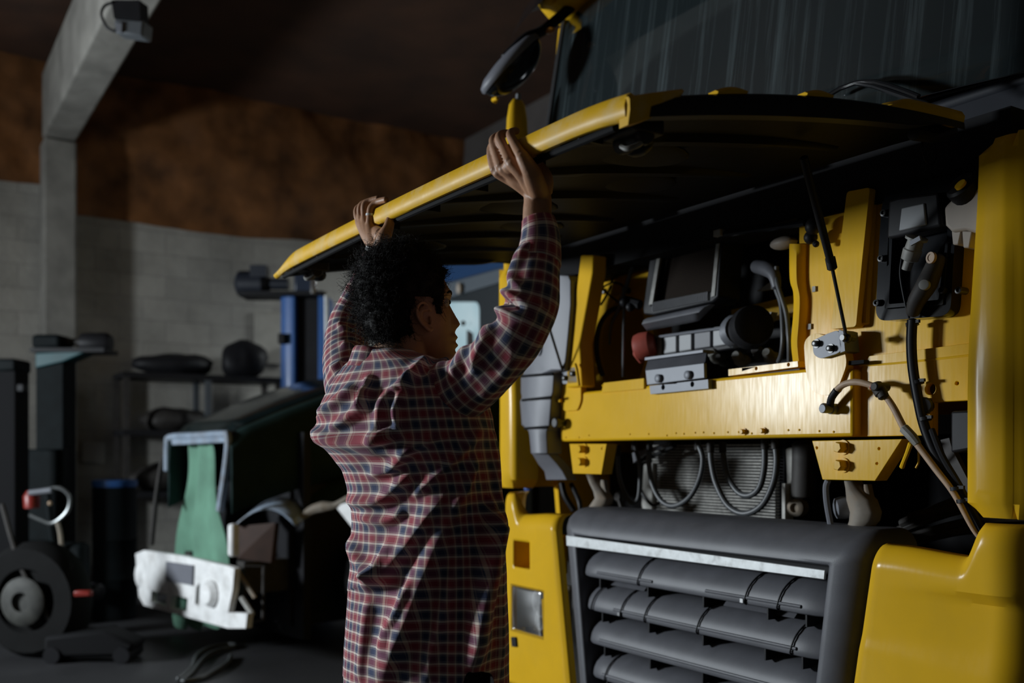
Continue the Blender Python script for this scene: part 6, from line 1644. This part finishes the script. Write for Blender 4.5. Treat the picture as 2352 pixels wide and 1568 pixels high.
while cnt < 7000:
    z = rng.uniform(-0.10, 0.1155); a = rng.uniform(0, 2 * math.pi)
    x, y = skull(z, a)
    if rng.uniform() > (1.0 if z < 0.09 else 0.75): continue
    if not scalp(x, y, z): continue
    cnt += 1
    n_ = Vector((x + 0.01, y, z * 0.95)).normalized(); n_ = (n_ + Vector(rng.normal(0, 0.28, 3))).normalized()
    ln = hair_len(x, y, z) * rng.uniform(0.72, 1.18); st = ln * 0.35
    t1 = n_.orthogonal().normalized(); t2 = n_.cross(t1)
    rr = rng.uniform(0.0025, 0.0065) * min(1, ln / 0.04); tw = rng.uniform(1.6, 4.2) * 2 * math.pi; ph = rng.uniform(0, 6.28); hd_ = 1 if rng.uniform() > 0.5 else -1
    bend = Vector(rng.normal(0, 0.010, 3)); P0 = Vector((x, y, z)); npt = 17; th_ = rng.uniform(0.00045, 0.0008)
    pts = []
    for i in range(npt):
        s_ = i / (npt - 1); e = rr * min(1, s_ * 3)
        pts.append(P0 + n_ * (st + (ln - st) * s_) + bend * s_ * s_ + (t1 * math.cos(ph + hd_ * tw * s_) + t2 * math.sin(ph + hd_ * tw * s_)) * e)
    o = len(verts)
    for i, p in enumerate(pts):
        t = (pts[min(i + 1, npt - 1)] - pts[max(i - 1, 0)]).normalized(); u_ = t.cross(n_ + Vector((0.01, 0.02, 0))).normalized(); w_ = t.cross(u_)
        w0 = th_ * (1 - 0.6 * i / npt)
        for k in range(3):
            q = p + u_ * (w0 * math.cos(2.094 * k)) + w_ * (w0 * math.sin(2.094 * k)); verts.append(tuple(hp(*q)))
    for i in range(npt - 1):
        for k in range(3):
            faces.append((o + i * 3 + k, o + i * 3 + (k + 1) % 3, o + i * 3 + 3 + (k + 1) % 3, o + i * 3 + 3 + k))
b = MB(); b.v = verts; b.f = faces; b.uv = np.zeros((len(verts), 2))
lk = bpy.data.meshes.new('curls'); lk.from_pydata(verts, [], faces); lk.polygons.foreach_set('use_smooth', [True] * len(lk.polygons)); lk.materials.append(HAIRM)
cu_ = bpy.data.objects.new('curls', lk); scn.collection.objects.link(cu_); cu_.parent = hr; tag(cu_, kind='stuff')

# ---- ring, bracelet, jeans and shoes
p = Wp(846, 494, rd(846) - 0.017); ax_ = (Wp(853, 478, rd(853) - 0.012) - Wp(850, 512, b0 - 0.019)).normalized()
pc = Wp(851.5, 494, rd(851) - 0.0165)
rng_o = pp('finger_ring', MB().lathe(pc, ax_, [(0.0128, -0.003), (0.0142, -0.003), (0.0142, 0.003), (0.0128, 0.003)], 24), SILV); rng_o['label'] = 'silver finger ring'
ax_ = (Wp(868, 570, 2.72) - Wp(862, 590, 2.725)).normalized(); pc = Wp(866, 577, 2.722)
br_ = pp('bracelet', MB().lathe(pc, ax_, [(0.0285, -0.006), (0.0325, -0.006), (0.0325, 0.006), (0.0285, 0.006)], 26), SILV); br_['label'] = 'shiny metal bracelet'
jn = MB()
for s_ in (-1, 1):
    q = Vector((RX[0], RX[1], 0)) * (0.08 * s_); fw_ = Vector((FX[0], FX[1], 0)); B_ = Vector((hp_.x, hp_.y, 0))
    jn.tube([B_ + q * 0.75 + Vector((0, 0, 1.02)), B_ + q + Vector((0, 0, 0.88)), B_ + q + Vector((0, 0, 0.76)), B_ + q * 1.15 + Vector((0, 0, 0.50)), B_ + q * 1.25 - fw_ * 0.01 + Vector((0, 0, 0.25)), B_ + q * 1.3 - fw_ * 0.02 + Vector((0, 0, 0.055))], [0.085, 0.092, 0.088, 0.078, 0.072, 0.076], 24)
je = pp('jeans', jn, JEAN, smooth=180)
md = je.modifiers.new('remesh', 'REMESH'); md.mode = 'VOXEL'; md.voxel_size = 0.008; md.use_smooth_shade = True
for s_ in (-1, 1):
    q = Vector((RX[0], RX[1], 0)) * (0.08 * 1.3 * s_); fw_ = Vector((FX[0], FX[1], 0)); B_ = Vector((hp_.x, hp_.y, 0)) + q
    rings = []
    for t, w, h in ((-0.085, 0.02, 0.05), (-0.075, 0.034, 0.07), (-0.03, 0.040, 0.085), (0.03, 0.042, 0.08), (0.09, 0.048, 0.06), (0.15, 0.048, 0.048), (0.19, 0.038, 0.038), (0.205, 0.02, 0.028)):
        c_ = B_ + fw_ * t; l_ = Vector((RX[0], RX[1], 0))
        rings.append([c_ + l_ * (w * math.cos(a)) + Vector((0, 0, max(0.0, h * 0.5 + h * 0.62 * math.sin(a)))) for a in [2 * math.pi * j / 18 for j in range(18)]])
    pp('shoe', MB().loft(rings, True, True, True), BLK, smooth=60)
